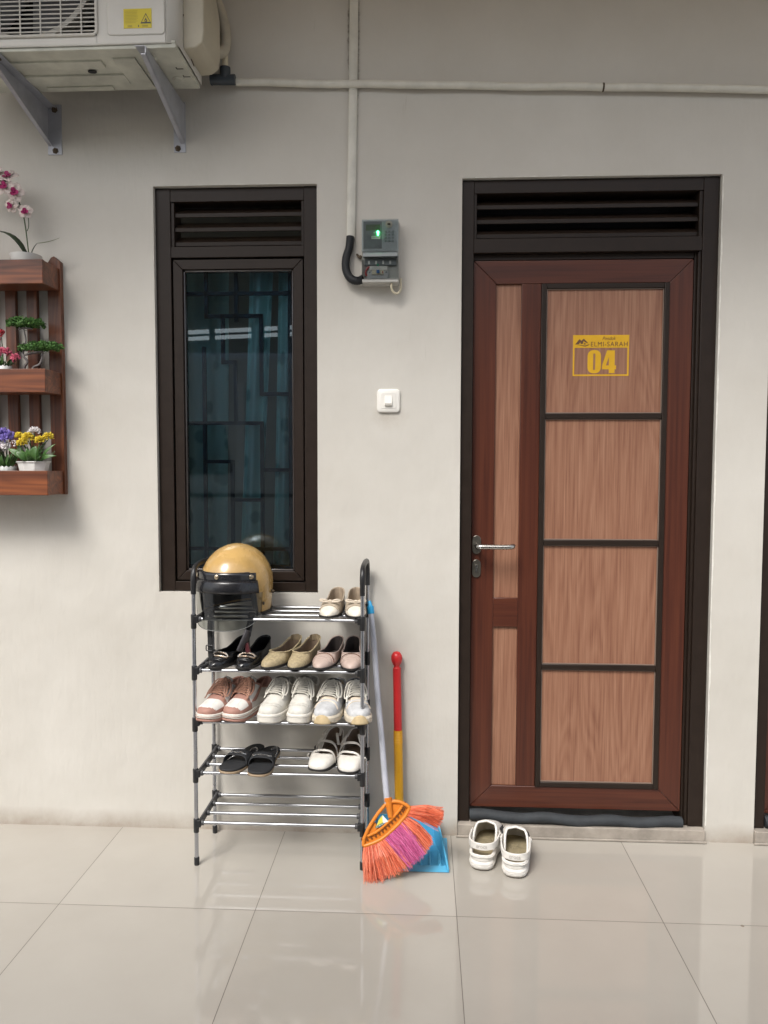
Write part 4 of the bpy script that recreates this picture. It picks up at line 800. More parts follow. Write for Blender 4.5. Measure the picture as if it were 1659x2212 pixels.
ribbon(b, [(-.055, -.075, off-.085), (-.052, -.095, off-.13), (-.046, -.105, off-.19), (-.045, -.105, off-.232), (-.040, -.108, off-.262)], .018); b.build('chin_strap', M_strap, hm, solid=.0018)
b = MB(); ribbon(b, [(-.044, -.111, off-.255), (-.060, -.116, off-.265), (-.090, -.120, off-.282), (-.102, -.124, off-.308)], .017, side=(.2, -.3, .9)); b.build('strap_end', M_strap, hm, solid=.0018)
b = MB(); q_ = rrect(0, 0, .012, .009, .003, .003); b.tube([(-.046+q[0], -.110, off-.205+q[1]) for q in q_], .0018, 6, 0, False, True); b.build('strap_buckle', M_black, hm)
b = MB(); ribbon(b, [(.085, -.06, off-.088), (.088, -.085, off-.125), (.086, -.098, off-.160)], .022); b.build('chin_strap', M_strap, hm, solid=.0018)
b = MB(); P = smooth_path([(.088, -.098, off-.140), (.084, -.108, off-.165), (.066, -.116, off-.205)], 6); b.tube(P, [.016+.003*math.sin(PI*i/(len(P)-1)) for i in range(len(P))], 12, 0, True, False, .45); b.build('strap_pad', mat('grey_pad', (.035, .032, .036), .7, bump=.2, bscale=200), hm, bevel=.002)
b = MB(); b.obox((.090, -.106, off-.195), (.007, 0, .002), (0, .005, 0), (-.004, 0, .016)); b.build('release_tab', mat('dark_red_plastic', (.07, .012, .016), .35), hm, bevel=.002)
# ================================================================== SHOES
class Shoe:
    """a lasted shoe: local x across, -y the toe, +y the heel, z up; s runs from toe (0) to heel (1)"""
    SW = [0, .012, .03, .06, .10, .16, .24, .32, .42, .52, .62, .72, .82, .90, .95, .98, 1]
    def __init__(s, L, W, ww, hh, tt, so, z0, side=1, curve=.006, px=.75, pz=.8):
        s.L, s.W, s.ww, s.hh, s.tt, s.so, s.z0, s.side, s.curve, s.px, s.pz = L, W, ww, hh, tt, so, z0, side, curve, px, pz
    @staticmethod
    def it(tab, x):
        for (a, va), (b_, vb) in zip(tab, tab[1:]):
            if x <= b_:
                k = (x-a)/(b_-a) if b_ > a else 0; return va+(vb-va)*k
        return tab[-1][1]
    def w(s, t): return s.W*s.it(s.ww, t)
    def cx(s, t): return s.side*s.curve*(math.cos(PI*min(1, t*1.5))-.2)
    def P(s, t, th, off=0):
        c_, n_ = math.cos(th), math.sin(th); w = s.w(t); h = s.it(s.hh, t)
        return Vector((s.cx(t)+(w+off)*math.copysign(abs(c_)**s.px, c_), -s.L/2+s.L*t+(-off if t < .1 else off if t > .95 else 0)*.7, s.z0+(h+off)*abs(n_)**s.pz))
    def cut(s, t):
        if t <= s.so: return PI/2
        q = min(1, max(.05, s.it(s.tt, t)/s.it(s.hh, t))); return min(PI/2, math.asin(q**(1/s.pz)))
    def ts(s, n=30, a=0, b=1):
        o = [a+(b-a)*.5*(1-math.cos(PI*i/n)) for i in range(n+1)]
        return sorted(set(o+([s.so, s.so+.015, s.so+.04] if a < s.so < b else [])))
    def upper(s, mi=None, m=7, n=30):
        b = MB(); T = s.ts(n)
        for sg in (0, 1):
            vs = []
            for t in T:
                c_ = s.cut(t)
                for k in range(m+1):
                    th = c_*k/m; vs.append(s.P(t, th if sg == 0 else PI-th))
            fs = []; ms = []
            for i in range(len(T)-1):
                for k in range(m):
                    fs.append((i*(m+1)+k, (i+1)*(m+1)+k, (i+1)*(m+1)+k+1, i*(m+1)+k+1)); tm = (T[i]+T[i+1])/2; ms.append(mi(tm, s.cut(tm)*(k+.5)/m, sg) if mi else 0)
            o = len(b.v); b.v += vs; b.f += [tuple(q+o for q in f_) for f_ in fs]; b.m += ms
        return b
    def topline(s, n=16, off=0):
        T = [s.so+(1-s.so)*i/n for i in range(n+1)]
        return [s.P(t, s.cut(t), off) for t in T]+[s.P(t, PI-s.cut(t), off) for t in reversed(T[:-1])]
    def outline(s, k=1.0, n=26, add=0, t0=0, t1=1):
        T = s.ts(n, t0, t1); 
        return [Vector((s.cx(t)+(s.w(t)*k+add*(1 if s.w(t) > .004 else 0)), -s.L/2+s.L*t, 0)) for t in T]+[Vector((s.cx(t)-(s.w(t)*k+add*(1 if s.w(t) > .004 else 0)), -s.L/2+s.L*t, 0)) for t in reversed(T[1:-1])]
    def sole(s, z0, z1, add=.002, mi=0, spring=.004, heel=0):
        o = s.outline(1, 26, add); b = MB(); n = len(o)
        zz = lambda p: spring*max(0, (-p.y/s.L-.28)/.22)**2
        b.add([(p.x, p.y*(1+add/s.L*2), z0+zz(p)) for p in o]+[(p.x, p.y*(1+add/s.L*2), z1+zz(p)*.6) for p in o], [tuple(range(n-1, -1, -1)), tuple(range(n, 2*n))]+[(i, (i+1) % n, n+(i+1) % n, n+i) for i in range(n)], mi); return b
    def insole(s, z):
        o = s.outline(.93, 20, 0); b = MB(); b.add([(p.x, p.y*.97, z) for p in o], [tuple(range(len(o)))]); return b
WF = [(0, 0), (.010, .22), (.03, .40), (.06, .57), (.10, .72), (.16, .87), (.24, .97), (.32, 1), (.42, .93), (.52, .83), (.62, .76), (.72, .74), (.82, .74), (.90, .66), (.95, .52), (.98, .34), (1, 0)]
WR = [(0, 0), (.006, .30), (.02, .50), (.045, .68), (.08, .82), (.14, .94), (.22, 1), (.32, 1), (.42, .93), (.52, .86), (.62, .82), (.72, .80), (.82, .79), (.90, .70), (.95, .55), (.98, .36), (1, 0)]
HF = [(0, .005), (.02, .012), (.06, .0185), (.12, .023), (.2, .028), (.30, .034), (.40, .060), (.55, .085), (1, .095)]
TF = [(0, .1), (.30, .034), (.36, .0335), (.45, .031), (.60, .030), (.75, .037), (.88, .047), (1, .053)]
def put(name, label, x, y, z, rz=0, tilt=0, cat='shoe', group=None):
    t = thing(name, label, cat, (x, y, z), rz, group); t.rotation_euler = (tilt, 0, rz); return t
M_sole = mat('dark_sole', (.016, .014, .013), .6); M_ins = mat('beige_insole', (.28, .22, .16), .7, var=.2, vscale=30); M_insd = mat('brown_insole', (.19, .14, .10), .75, var=.3, vscale=30)
M_crm = mat('cream_leather', (.58, .50, .40), .45, 0, .5, .2, 26, .4, 60); M_wlea = mat('worn_white_leather', (.63, .585, .50), .42, 0, .5, .2, 30, .45, 50)
M_tau = mat('taupe_leather', (.33, .27, .20), .5, 0, .5, .15, 30, .2, 90); M_blk = mat('black_patent', (.010, .010, .011), .20, 0, .5, .2, 20, .12, 40)
M_lace = mat('olive_beige_lace', (.34, .275, .165), .6, 0, .4, .28, 120, .6, 160); M_pink = mat('dusty_pink_leather', (.42, .325, .28), .48, 0, .5, .10, 30, .15, 70)
M_gold = mat('pale_gold', (.62, .48, .36), .25, 1, .5, .2, 120); M_stone = mat('glass_stones', (.75, .72, .68), .12, .7, .5, .35, 300)
YF, ZT = -.137, .0056
def flat(name, label, x, y, z, rz, side, kind, group, L=.222, W=.036):
    t = put(name, label, x, y, z+.0046, rz, R(2.4), 'shoe', group)
    S_ = Shoe(L, W, WF, HF, TF, .30, .008, side, .004)
    b = MB(); o = S_.outline(.96, 14, 0, .74, .995); n_ = len(o); b.add([(p.x, p.y, -.0085) for p in o]+[(p.x, p.y, -.0001) for p in o], [tuple(range(n_-1, -1, -1)), tuple(range(n_, 2*n_))]+[(i, (i+1) % n_, n_+(i+1) % n_, n_+i) for i in range(n_)]); b.build('heel_block', M_sole, t)
    S_.sole(0, .0085, .001).build('sole', M_sole, t, bevel=.001)
    S_.insole(.0105).build('insole', {'bow': M_ins, 'buckle': mat('black_insole', (.013, .013, .014), .7), 'lace': M_insd, 'band': mat('dark_lining', (.045, .035, .032), .8)}[kind], t, smooth=False)
    if kind == 'bow': mi = lambda tm, th, sg: 0 if tm < .22 else 1
    else: mi = None
    mm = {'bow': [M_wlea, M_tau], 'buckle': M_blk, 'lace': M_lace, 'band': M_pink}[kind]
    S_.upper(mi).build('upper', mm, t, merge=1e-5, solid=.0024, sub=1, lining={'bow': M_ins, 'buckle': M_blk, 'lace': M_insd, 'band': mat('dark_lining', (.045, .035, .032), .8)}[kind])
    if kind == 'lace':   # scalloped edge
        b = MB(); tl = S_.topline(60, .0005)
        b.tube([p+Vector((0, 0, .0018*abs(math.sin(i*PI/4)))) for i, p in enumerate(tl)], [.0016+.0012*abs(math.sin(i*PI/4)) for i in range(len(tl))], 7); b.build('scalloped_edge', M_lace, t)
        b = MB(); b.grid(lambda uu, vv: S_.P(.90+.095*(1-abs(2*uu-1)), (.35+.62*vv*S_.cut(.93)) if uu < .5 else PI-(.35+.62*vv*S_.cut(.93)), -.0042), 12, 4); b.build('heel_lining', mat('worn_lining', (.24, .19, .12), .8, var=.3, vscale=40), t)
    else:
        b = MB(); b.tube(S_.topline(24, .0003), .0019, 8); b.build('edge_binding', {'bow': M_tau, 'buckle': M_blk, 'band': M_pink}[kind], t)
    if kind == 'bow':
        b = MB()
        for k in range(3): b.tube([S_.P(.20+.018*k-.05*abs(math.cos(th))*(1 if k else .8), th, .001) for th in [PI*.16+PI*.68*i/16 for i in range(17)]], .0022, 7)
        b.build('pleats', M_tau, t)
        c_ = S_.P(.255, PI/2, .005); b = MB()
        for sg in (-1, 1):
            b.tube(smooth_path([c_, c_+Vector((sg*.012, -.001, .006)), c_+Vector((sg*.026, -.002, .009)), c_+Vector((sg*.033, -.002, .006)), c_+Vector((sg*.026, -.003, .003)), c_+Vector((sg*.010, -.002, .001)), c_], 5), .0021, 8, 0, True, False, 1.4)
        b.obox(c_+Vector((0, -.001, .001)), (.0045, 0, 0), (0, .0035, .001), (0, -.001, .006)); b.build('bow', M_crm, t, bevel=.0008)
    if kind == 'buckle':
        b = MB(); pts = [S_.P(.215+.052*math.sin(a)*.9, PI/2+.80*math.cos(a), .0034) for a in [2*PI*i/28 for i in range(28)]]; b.tube(pts, .0034, 8, 0, False, True); bk = b.build('buckle', M_gold, t)
        b = MB()
        for p in pts: b.ball(p+Vector((0, -.0010, .0016)), .0023, .0023, .0023, 0, 7, 5)
        b.build('stones', M_stone, bk)
        b = MB()
        for k in range(3): b.tube([S_.P(.10+.035*k+.012*abs(math.cos(th)), th, .0004) for th in [PI*.2+PI*.6*i/12 for i in range(13)]], .0016, 6)
        b.build('creases', M_blk, t)
        if side < 0:
            b = MB(); b.box(-.015, .019, .000, .020, .0112, .0116, 0); b.box(-.013, .017, .010, .019, .0118, .0120, 1); b.box(-.007, -.001, .012, .017, .0121, .0123, 0) if False else None; b.build('insole_label', [mat('label_pale', (.50, .56, .52), .5), mat('label_bright_green', (.07, .22, .03), .5)], t, smooth=False)
    if kind == 'band':
        b = MB(); b.tube([S_.P(.285-.045*abs(math.cos(th))**1.5, th, .0016) for th in [PI*.06+PI*.88*i/24 for i in range(25)]], .0017, 7); b.build('metal_band', mat('rose_gold', (.50, .28, .20), .25, 1), t)
        b = MB(); b.tube([S_.P(.27-.045*abs(math.cos(th))**1.5, th, .0010) for th in [PI*.04+PI*.92*i/24 for i in range(25)]], .0012, 6); b.tube([S_.P(.205-.04*abs(math.cos(th))**1.5, th, .0004) for th in [PI*.1+PI*.8*i/24 for i in range(25)]], .0011, 6); b.tube([S_.P(.15-.03*abs(math.cos(th))**1.5, th, .0003) for th in [PI*.15+PI*.7*i/24 for i in range(25)]], .0010, 6); b.build('stitching', M_pink, t)
    return t
T5, T4, T3, T2 = TIER[4]+ZT, TIER[3]+ZT, TIER[2]+ZT, TIER[1]+ZT
flat('ballet_flat', 'white ballet flat with a bow on the top tier, nearer the helmet', -.204, YF-.010, T5, R(-2), -1, 'bow', 'white bow flats')
flat('ballet_flat', 'white ballet flat with a bow on the top tier, at the right post', -.124, YF-.010, T5, R(2), 1, 'bow', 'white bow flats')
flat('buckle_flat', 'glossy black flat with a jewelled oval buckle, at the left end of its tier', -.553, YF-.022, T4, R(-16), -1, 'buckle', 'black buckle flats')
flat('buckle_flat', 'glossy black flat with a jewelled oval buckle and a green label inside', -.470, YF-.022, T4, R(-9), -1, 'buckle', 'black buckle flats')
flat('lace_flat', 'olive beige lace flat with scalloped edge, beside the black buckle flats', -.376, YF-.016, T4, R(-19), -1, 'lace', 'beige lace flats')
flat('lace_flat', 'olive beige lace flat with scalloped edge, beside the dusty pink flats', -.297, YF-.016, T4, R(-16), 1, 'lace', 'beige lace flats')
flat('loafer_flat', 'dusty pink flat with a thin metal band, beside the beige lace flats', -.217, YF-.014, T4, R(-10), -1, 'band', 'dusty pink flats')
flat('loafer_flat', 'dusty pink flat with a thin metal band, at the right post', -.137, YF-.014, T4, R(0), 1, 'band', 'dusty pink flats')

# ---- lace-up sneakers
M_sp = mat('dusty_rose_suede', (.34, .18, .14), .6, 0, .4, .12, 40, .2, 150); M_sw = mat('white_sneaker_leather', (.66, .63, .59), .45, 0, .5, .12, 30, .45, 45); M_mid = mat('white_midsole', (.64, .61, .55), .5, 0, .5, .1, 30)
M_canv = mat('dirty_white_canvas', (.56, .54, .49), .6, 0, .4, .2, 22, .6, 55); M_run = mat('pale_grey_mesh', (.47, .475, .48), .65, 0, .4, .18, 40, .6, 180); M_gum = mat('yellowed_sole', (.46, .36, .21), .55, 0, .4, .25, 25)
M_lw = mat('white_lace', (.62, .59, .52), .7, bump=.4, bscale=500); M_lp = mat('tan_rose_lace', (.33, .17, .115), .65, bump=.4, bscale=500)
HS = [(0, .009), (.012, .016), (.04, .0225), (.10, .027), (.18, .031), (.28, .039), (.38, .053), (.50, .072), (.60, .090), (.75, .105), (1, .108)]
TS = [(0, .2), (.54, .077), (.60, .068), (.70, .053), (.80, .049), (.90, .056), (1, .064)]
def sneaker(name, label, x, y, z, rz, side, kind, group, L=.245, W=.0395):
    t = put(name, label, x, y, z, rz, 0, 'sneaker', group)
    mh = {'pink': .026, 'white': .030, 'run': .024}[kind]
    S_ = Shoe(L, W, WR, HS, TS, .54, mh, side, .005, .62, .78)
    sm = {'pink': [M_mid], 'white': [M_mid], 'run': [M_run]}[kind]
    if kind == 'pink':
        S_.sole(0, .010, .003, 0, .008).build('outsole', M_sp, t, bevel=.002)
        S_.sole(.0101, .0275, .0025, 0, .007).build('midsole', M_mid, t, bevel=.0025)
        b = MB(); o = S_.outline(1, 26, .0028); b.tube([(p.x, p.y*1.02, .0185+.004*max(0, (-p.y/S_.L-.28)/.22)**2) for p in o], .0009, 5, 0, False, True); b.build('midsole_stitch', M_sp, t)
    elif kind == 'white':
        S_.sole(0, .031, .003, 0, .006).build('midsole', M_mid, t, bevel=.004)
        b = MB(); o = S_.outline(1, 26, .0036); b.tube([(p.x, p.y*1.022, .022+.004*max(0, (-p.y/S_.L-.28)/.22)**2) for p in o], .0012, 6, 0, False, True); b.build('sole_line', mat('line_grey', (.42, .40, .36), .6), t)
    else:
        S_.sole(0, .025, .005, 0, .010).build('midsole', mat('cream_sole', (.56, .50, .40), .5, var=.15, vscale=30), t, bevel=.006)
        b = MB(); b.grid(lambda uu, vv: Vector((S_.cx(0)+.027*(2*uu-1), -S_.L/2-.0085+30*(.027*(2*uu-1))**2*.45+.004*vv*vv, .0065+.030*vv*max(.02, 1-(2*uu-1)**2)**.6)), 16, 6); b.build('toe_bumper', M_gum, t, solid=.004, soff=0)
    if kind == 'pink':
        def mi(tm, th, sg):
            if tm < .06+.05*(1-th/(PI/2)) or (th < .42 and tm < .36): return 0    # mudguard
            if tm < .26: return 1                             # toe box
            if tm < .34: return 0
            if th > 1.02: return 0                            # eyestay
            if tm > .78: return 0                             # heel counter
            return 1
        S_.upper(mi, 16, 64).build('upper', [M_sp, M_sw], t, merge=1e-5, solid=.004, sub=1, lining=M_sp)
        for sg in (0, 1):   # curved flank mark
            b = MB()
            def sw(uu, vv):
                tm = .36+.42*uu; c_ = .30+.52*uu**1.8+.25*max(0, .25-uu)*2; wd = .20*math.sin(PI*min(1, .06+.94*uu))**.8*(1-.6*uu)
                th = c_+(vv-.5)*wd*1.6; return S_.P(tm, th if sg == 0 else PI-th, .0016)
            b.grid(sw, 18, 3); b.build('flank_mark', M_sp, t, solid=.001, soff=0)
        b = MB()
        for k in range(7): 
            for q in (-1, 1): b.ball(S_.P(.15+.016*k, PI/2+q*.22*(1-.05*k), .0003), .0009, .0009, .0005, 0, 6, 4)
        b.build('perforations', mat('perforation_grey', (.3, .28, .26), .8), t)
    elif kind == 'white':
        S_.upper().build('upper', M_canv, t, merge=1e-5, solid=.004, sub=1)
        b = MB()
        for tm, a0, a1 in ((.10, .22, .78), (.155, .14, .86)): b.tube([S_.P(tm+.05*abs(math.cos(th))**1.5, th, .0006) for th in [PI*a0+PI*(a1-a0)*i/20 for i in range(21)]], .0012, 6)
        for sg in (0, 1): b.tube([S_.P(.30+.022*i, (1.16-.012*i) if sg == 0 else PI-(1.16-.012*i), .0006) for i in range(13)], .0011, 6)
        b.build('seams', M_canv, t)
    else:
        mi = lambda tm, th, sg: 1 if (th > 1.0 and tm > .30) or tm > .80 else (2 if .45 < tm < .7 and .3 < th < .7 else 0)
        S_.upper(mi).build('upper', [M_run, M_crm, M_sw], t, merge=1e-5, solid=.004, sub=1)
        b = MB(); b.tube([S_.P(.26-.06*abs(math.cos(th))**1.4, th, .0008) for th in [PI*.12+PI*.76*i/20 for i in range(21)]], .0020, 7); b.build('overlay_seam', M_crm, t)
    # tongue, collar lining, laces
    tm_ = {'pink': M_sw, 'white': mat('shaded_canvas_tongue', (.30, .29, .265), .7, bump=.3, bscale=90), 'run': mat('shaded_grey_tongue', (.10, .10, .105), .7, bump=.3, bscale=200)}[kind]  # white and running tongues coloured darker for the shade between laces
    b = MB(); b.grid(lambda uu, vv: S_.P(.34+.20*uu, PI/2, .0)+Vector(((vv-.5)*.040*(1+.25*uu), .022*max(0, uu-.55), .0035+.020*max(0, uu-.5)-.010*(2*vv-1)**2)), 10, 6); b.build('tongue', tm_, t, solid=.004, soff=0)
    b = MB(); b.tube(S_.topline(24, -.001), .0042, 9); b.build('collar', {'pink': M_sp, 'white': M_canv, 'run': M_run}[kind], t)
    S_.insole(mh+.004).build('insole', M_insd if kind != 'white' else M_ins, t, smooth=False)
    lm = M_lp if kind == 'pink' else M_lw; lw = {'pink': .0036, 'white': .0032, 'run': .0034}[kind]; b = MB()
    TT = [.315+.034*k for k in range(7)]
    for k, tm in enumerate(TT):
        sp = .44+.015*k
        b.tube([S_.P(tm+(.020*(i/10) if k % 1 == 0 else 0), PI/2-sp+2*sp*i/10, .0055+.003*math.sin(PI*i/10)) for i in range(11)], lw, 7, 0, True, False, .55)
        if k < 6: b.tube([S_.P(tm+.034*(1-i/10), PI/2-sp+2*sp*i/10, .0085+.003*math.sin(PI*i/10)) for i in range(11)], lw, 7, 0, True, False, .55)
    k0 = S_.P(TT[-1]+.02, PI/2, .010)
    rnd = random.Random(hash((kind, side)) % 97 if False else len(kind)*7+side)
    for sg in (-1, 1):   # bow loops and loose ends falling over the throat
        j = rnd.uniform(.85, 1.15); q = lambda tm, d, o: S_.P(tm, PI/2-sg*d*j, o)
        b.tube(smooth_path([k0, q(.50, .30, .016), q(.43, .62, .013), q(.345, .66*j, .010), q(.33, .38, .010), q(.42, .20, .013), k0], 5), lw*.85, 7, 0, True, False, .6)
        b.tube(smooth_path([k0, q(.48, .18, .014), q(.38, .42*j, .011), q(.27, .60*j, .006)], 5), lw*.85, 7, 0, True, False, .6)
    b.ball(k0, .006, .005, .004); b.build('laces', lm, t)
    b = MB()
    for tm in TT:
        for q in (-1, 1): b.lathe(S_.P(tm, PI/2+q*(.50), .0022), [(.0030, 0), (.0030, .0008), (.0016, .001), (.0016, 0)], S_.P(tm, PI/2+q*.5, .01)-S_.P(tm, PI/2+q*.5, 0), 8)
    b.build('eyelets', mat('eyelet_dark', (.06, .05, .05), .5) if kind != 'white' else M_canv, t)
    return t
sneaker('low_sneaker', 'dusty rose and white low sneaker at the left end of its tier', -.578, YF-.026, T3, R(-14), -1, 'pink', 'dusty rose sneakers', .25, .0405)
sneaker('low_sneaker', 'dusty rose and white low sneaker beside the plain white sneakers', -.489, YF-.020, T3, R(-22), 1, 'pink', 'dusty rose sneakers', .25, .0405)
sneaker('canvas_sneaker', 'plain white sneaker beside the dusty rose sneakers', -.385, YF-.026, T3, R(-9), -1, 'white', 'plain white sneakers', .245, .0385)
sneaker('canvas_sneaker', 'plain white sneaker beside the pale grey running shoes', -.297, YF-.020, T3, R(-8), 1, 'white', 'plain white sneakers', .245, .0385)
sneaker('running_shoe', 'pale grey running shoe with yellowed toe beside the plain white sneakers', -.209, YF-.020, T3, R(-5), -1, 'run', 'pale grey running shoes', .245, .040)
sneaker('running_shoe', 'pale grey running shoe with yellowed toe at the right post', -.121, YF-.018, T3, R(7), 1, 'run', 'pale grey running shoes', .245, .040)

# ---- black slides and white strap sandals
M_felt = mat('black_footbed', (.018, .019, .021), .7, 0, .4, .2, 40, .3, 200); M_tan = mat('tan_sole_edge', (.30, .22, .14), .6, var=.15, vscale=40); M_silver = mat('silver_beads', (.55, .54, .52), .2, .9, .5, .4, 200)
def slide(label, x, y, z, rz, side, tilt):
    t = put('slide_sandal', label, x, y, z, rz, tilt, 'sandal', 'black slide sandals'); S_ = Shoe(.245, .0410, WR, [(0, .028), (1, .028)], [(0, 1), (1, 1)], 1, .016, side, .005, .55, .75)
    S_.sole(0, .009, .001).build('sole', M_tan, t, bevel=.002); S_.sole(.0091, .017, .0).build('footbed', M_felt, t, bevel=.0025)
    b = MB(); b.grid(lambda uu, vv: S_.P(.245+.215*uu+.035*math.sin(PI*vv)*(1-2*uu), PI*vv, .002)+Vector((0, 0, -.004+.006*uu)), 10, 20); b.build('front_strap', M_felt, t, solid=.0035, soff=0, sub=1)
    b = MB(); rnd = random.Random(3+side)
    for k in range(26):
        th = PI/2+.55*(2*rnd.random()-1); tm = .325+.022*math.sin(th*9)+rnd.uniform(-.008, .008); b.ball(S_.P(tm, th, .0045)+Vector((0, 0, -.001)), .0024, .0015, .0018, 0, 6, 4)
    b.tube([S_.P(.325+.012*math.sin(i*1.1), PI/2-.6+1.2*i/20, .0045)+Vector((0, 0, -.001)) for i in range(21)], .0013, 6); b.build('bead_trim', M_silver, t)
    b = MB(); e0 = S_.P(.44, .30, .002); P = smooth_path([e0, e0+Vector((.006, .018, .004)), e0+Vector((-.002, .040, .010)), e0+Vector((-.020, .048, .004)), e0+Vector((-.030, .040, -.006))], 6) if side < 0 else smooth_path([e0, e0+Vector((.004, .020, .012)), e0+Vector((-.004, .036, .020)), e0+Vector((-.022, .040, .010))], 6); b.tube(P, .0044, 8, 0, True, False, .45)
    for k, p in enumerate(P[::2]): b.ball(p+Vector((0, -.001, .003)), .0026, .0026, .0026, 1, 6, 4)
    b.build('heel_strap', [M_felt, M_silver], t); return t
slide('black slide sandal with beaded strap, toe pointing left of its mate', -.512, YF-.016, T2, R(-13), -1, R(1))
slide('black slide sandal with beaded strap, the right one of the pair', -.430, YF-.034, T2, R(-5), 1, R(.5))
M_wsan = mat('white_sandal_leather', (.66, .63, .575), .38, 0, .5, .14, 25, .45, 45); M_hard = mat('dark_metal', (.05, .045, .04), .35, .8)
def sandal(label, x, y, z, rz, side):
    t = put('strap_sandal', label, x, y, z+.004, rz, R(2.2), 'sandal', 'white strap sandals'); S_ = Shoe(.225, .0410, WR, [(0, .008), (.02, .016), (.08, .024), (.16, .029), (.22, .033), (.3, .052), (.45, .080), (1, .095)], [(0, .1), (.22, .033), (.26, .032), (.33, .014), (.42, .008), (.62, .016), (.78, .040), (.9, .056), (1, .064)], .22, .010, side, .005, .65, .78)
    S_.sole(0, .009, .001).build('sole', M_sole, t, bevel=.0015); S_.insole(.0115).build('insole', M_insd, t, smooth=False)
    S_.upper().build('upper', M_wsan, t, merge=1e-5, solid=.0025, sub=1, lining=M_insd)
    b = MB(); o = S_.outline(.96, 14, 0, .74, .995); n_ = len(o); b.add([(p.x, p.y, -.0078) for p in o]+[(p.x, p.y, -.0001) for p in o], [tuple(range(n_-1, -1, -1)), tuple(range(n_, 2*n_))]+[(i, (i+1) % n_, n_+(i+1) % n_, n_+i) for i in range(n_)]); b.build('heel_block', M_sole, t)
    b = MB(); b.tube(S_.topline(24, .0003), .0016, 8); b.build('edge_binding', M_wsan, t)
    for nm, tm, wd, lift, sk in (('front_strap', .27, .011, -.004, .10), ('instep_strap', .44, .016, -.020, -.10)):
        b = MB(); b.grid(lambda uu, vv: S_.P(tm+wd*(uu-.5)*2+sk*side*(vv-.5)*.5, PI*vv, .002)+Vector((0, 0, lift*math.sin(PI*vv))), 4, 24); b.build(nm, M_wsan, t, solid=.0018, soff=0)
    b = MB(); P = smooth_path([S_.P(.50, .45, .003), S_.P(.62, 1.0, -.006)+Vector((.004, 0, .004)), Vector((.030, .050, .066)), Vector((.022, .092, .075)), Vector((0, .108, .076)), Vector((-.022, .092, .075)), Vector((-.030, .050, .064)), S_.P(.62, PI-1.0, -.006), S_.P(.50, PI-.45, .003)], 6); b.tube(P, .0045, 8, 0, True, False, .28); b.build('ankle_strap', M_wsan, t)
    b = MB()
    for sg in ((.30 if side > 0 else PI-.30), ):
        for tm in (.29, .44):
            p = S_.P(tm, sg, .006); q_ = rrect(0, 0, .006, .005, .002, .002); b.tube([p+Vector((0, q[0], q[1])) for q in q_], .0011, 6, 0, False, True); b.ball(p+Vector((.001, 0, 0)), .0025, .0025, .0025, 0, 6, 4)
    b.build('strap_buckles', M_hard, t)
    b = MB(); c0 = S_.P(.30, .25 if side > 0 else PI-.25, .005); sg = 1 if side > 0 else -1
    for k in range(3): b.tube(smooth_path([c0, c0+Vector((sg*.006, -.006*k, .006)), c0+Vector((sg*.010, -.004+.006*k, -.004)), c0+Vector((sg*.004, .004, -.008))], 4), .0018, 6, 0, True, False, .6)
    b.build('strap_knot', M_wsan, t); return t
sandal('white closed toe strap sandal nearer the black slides', -.226, YF+.008, T2, R(-10), -1)
sandal('white closed toe strap sandal at the right post', -.137, YF-.004, T2, R(-6), 1)

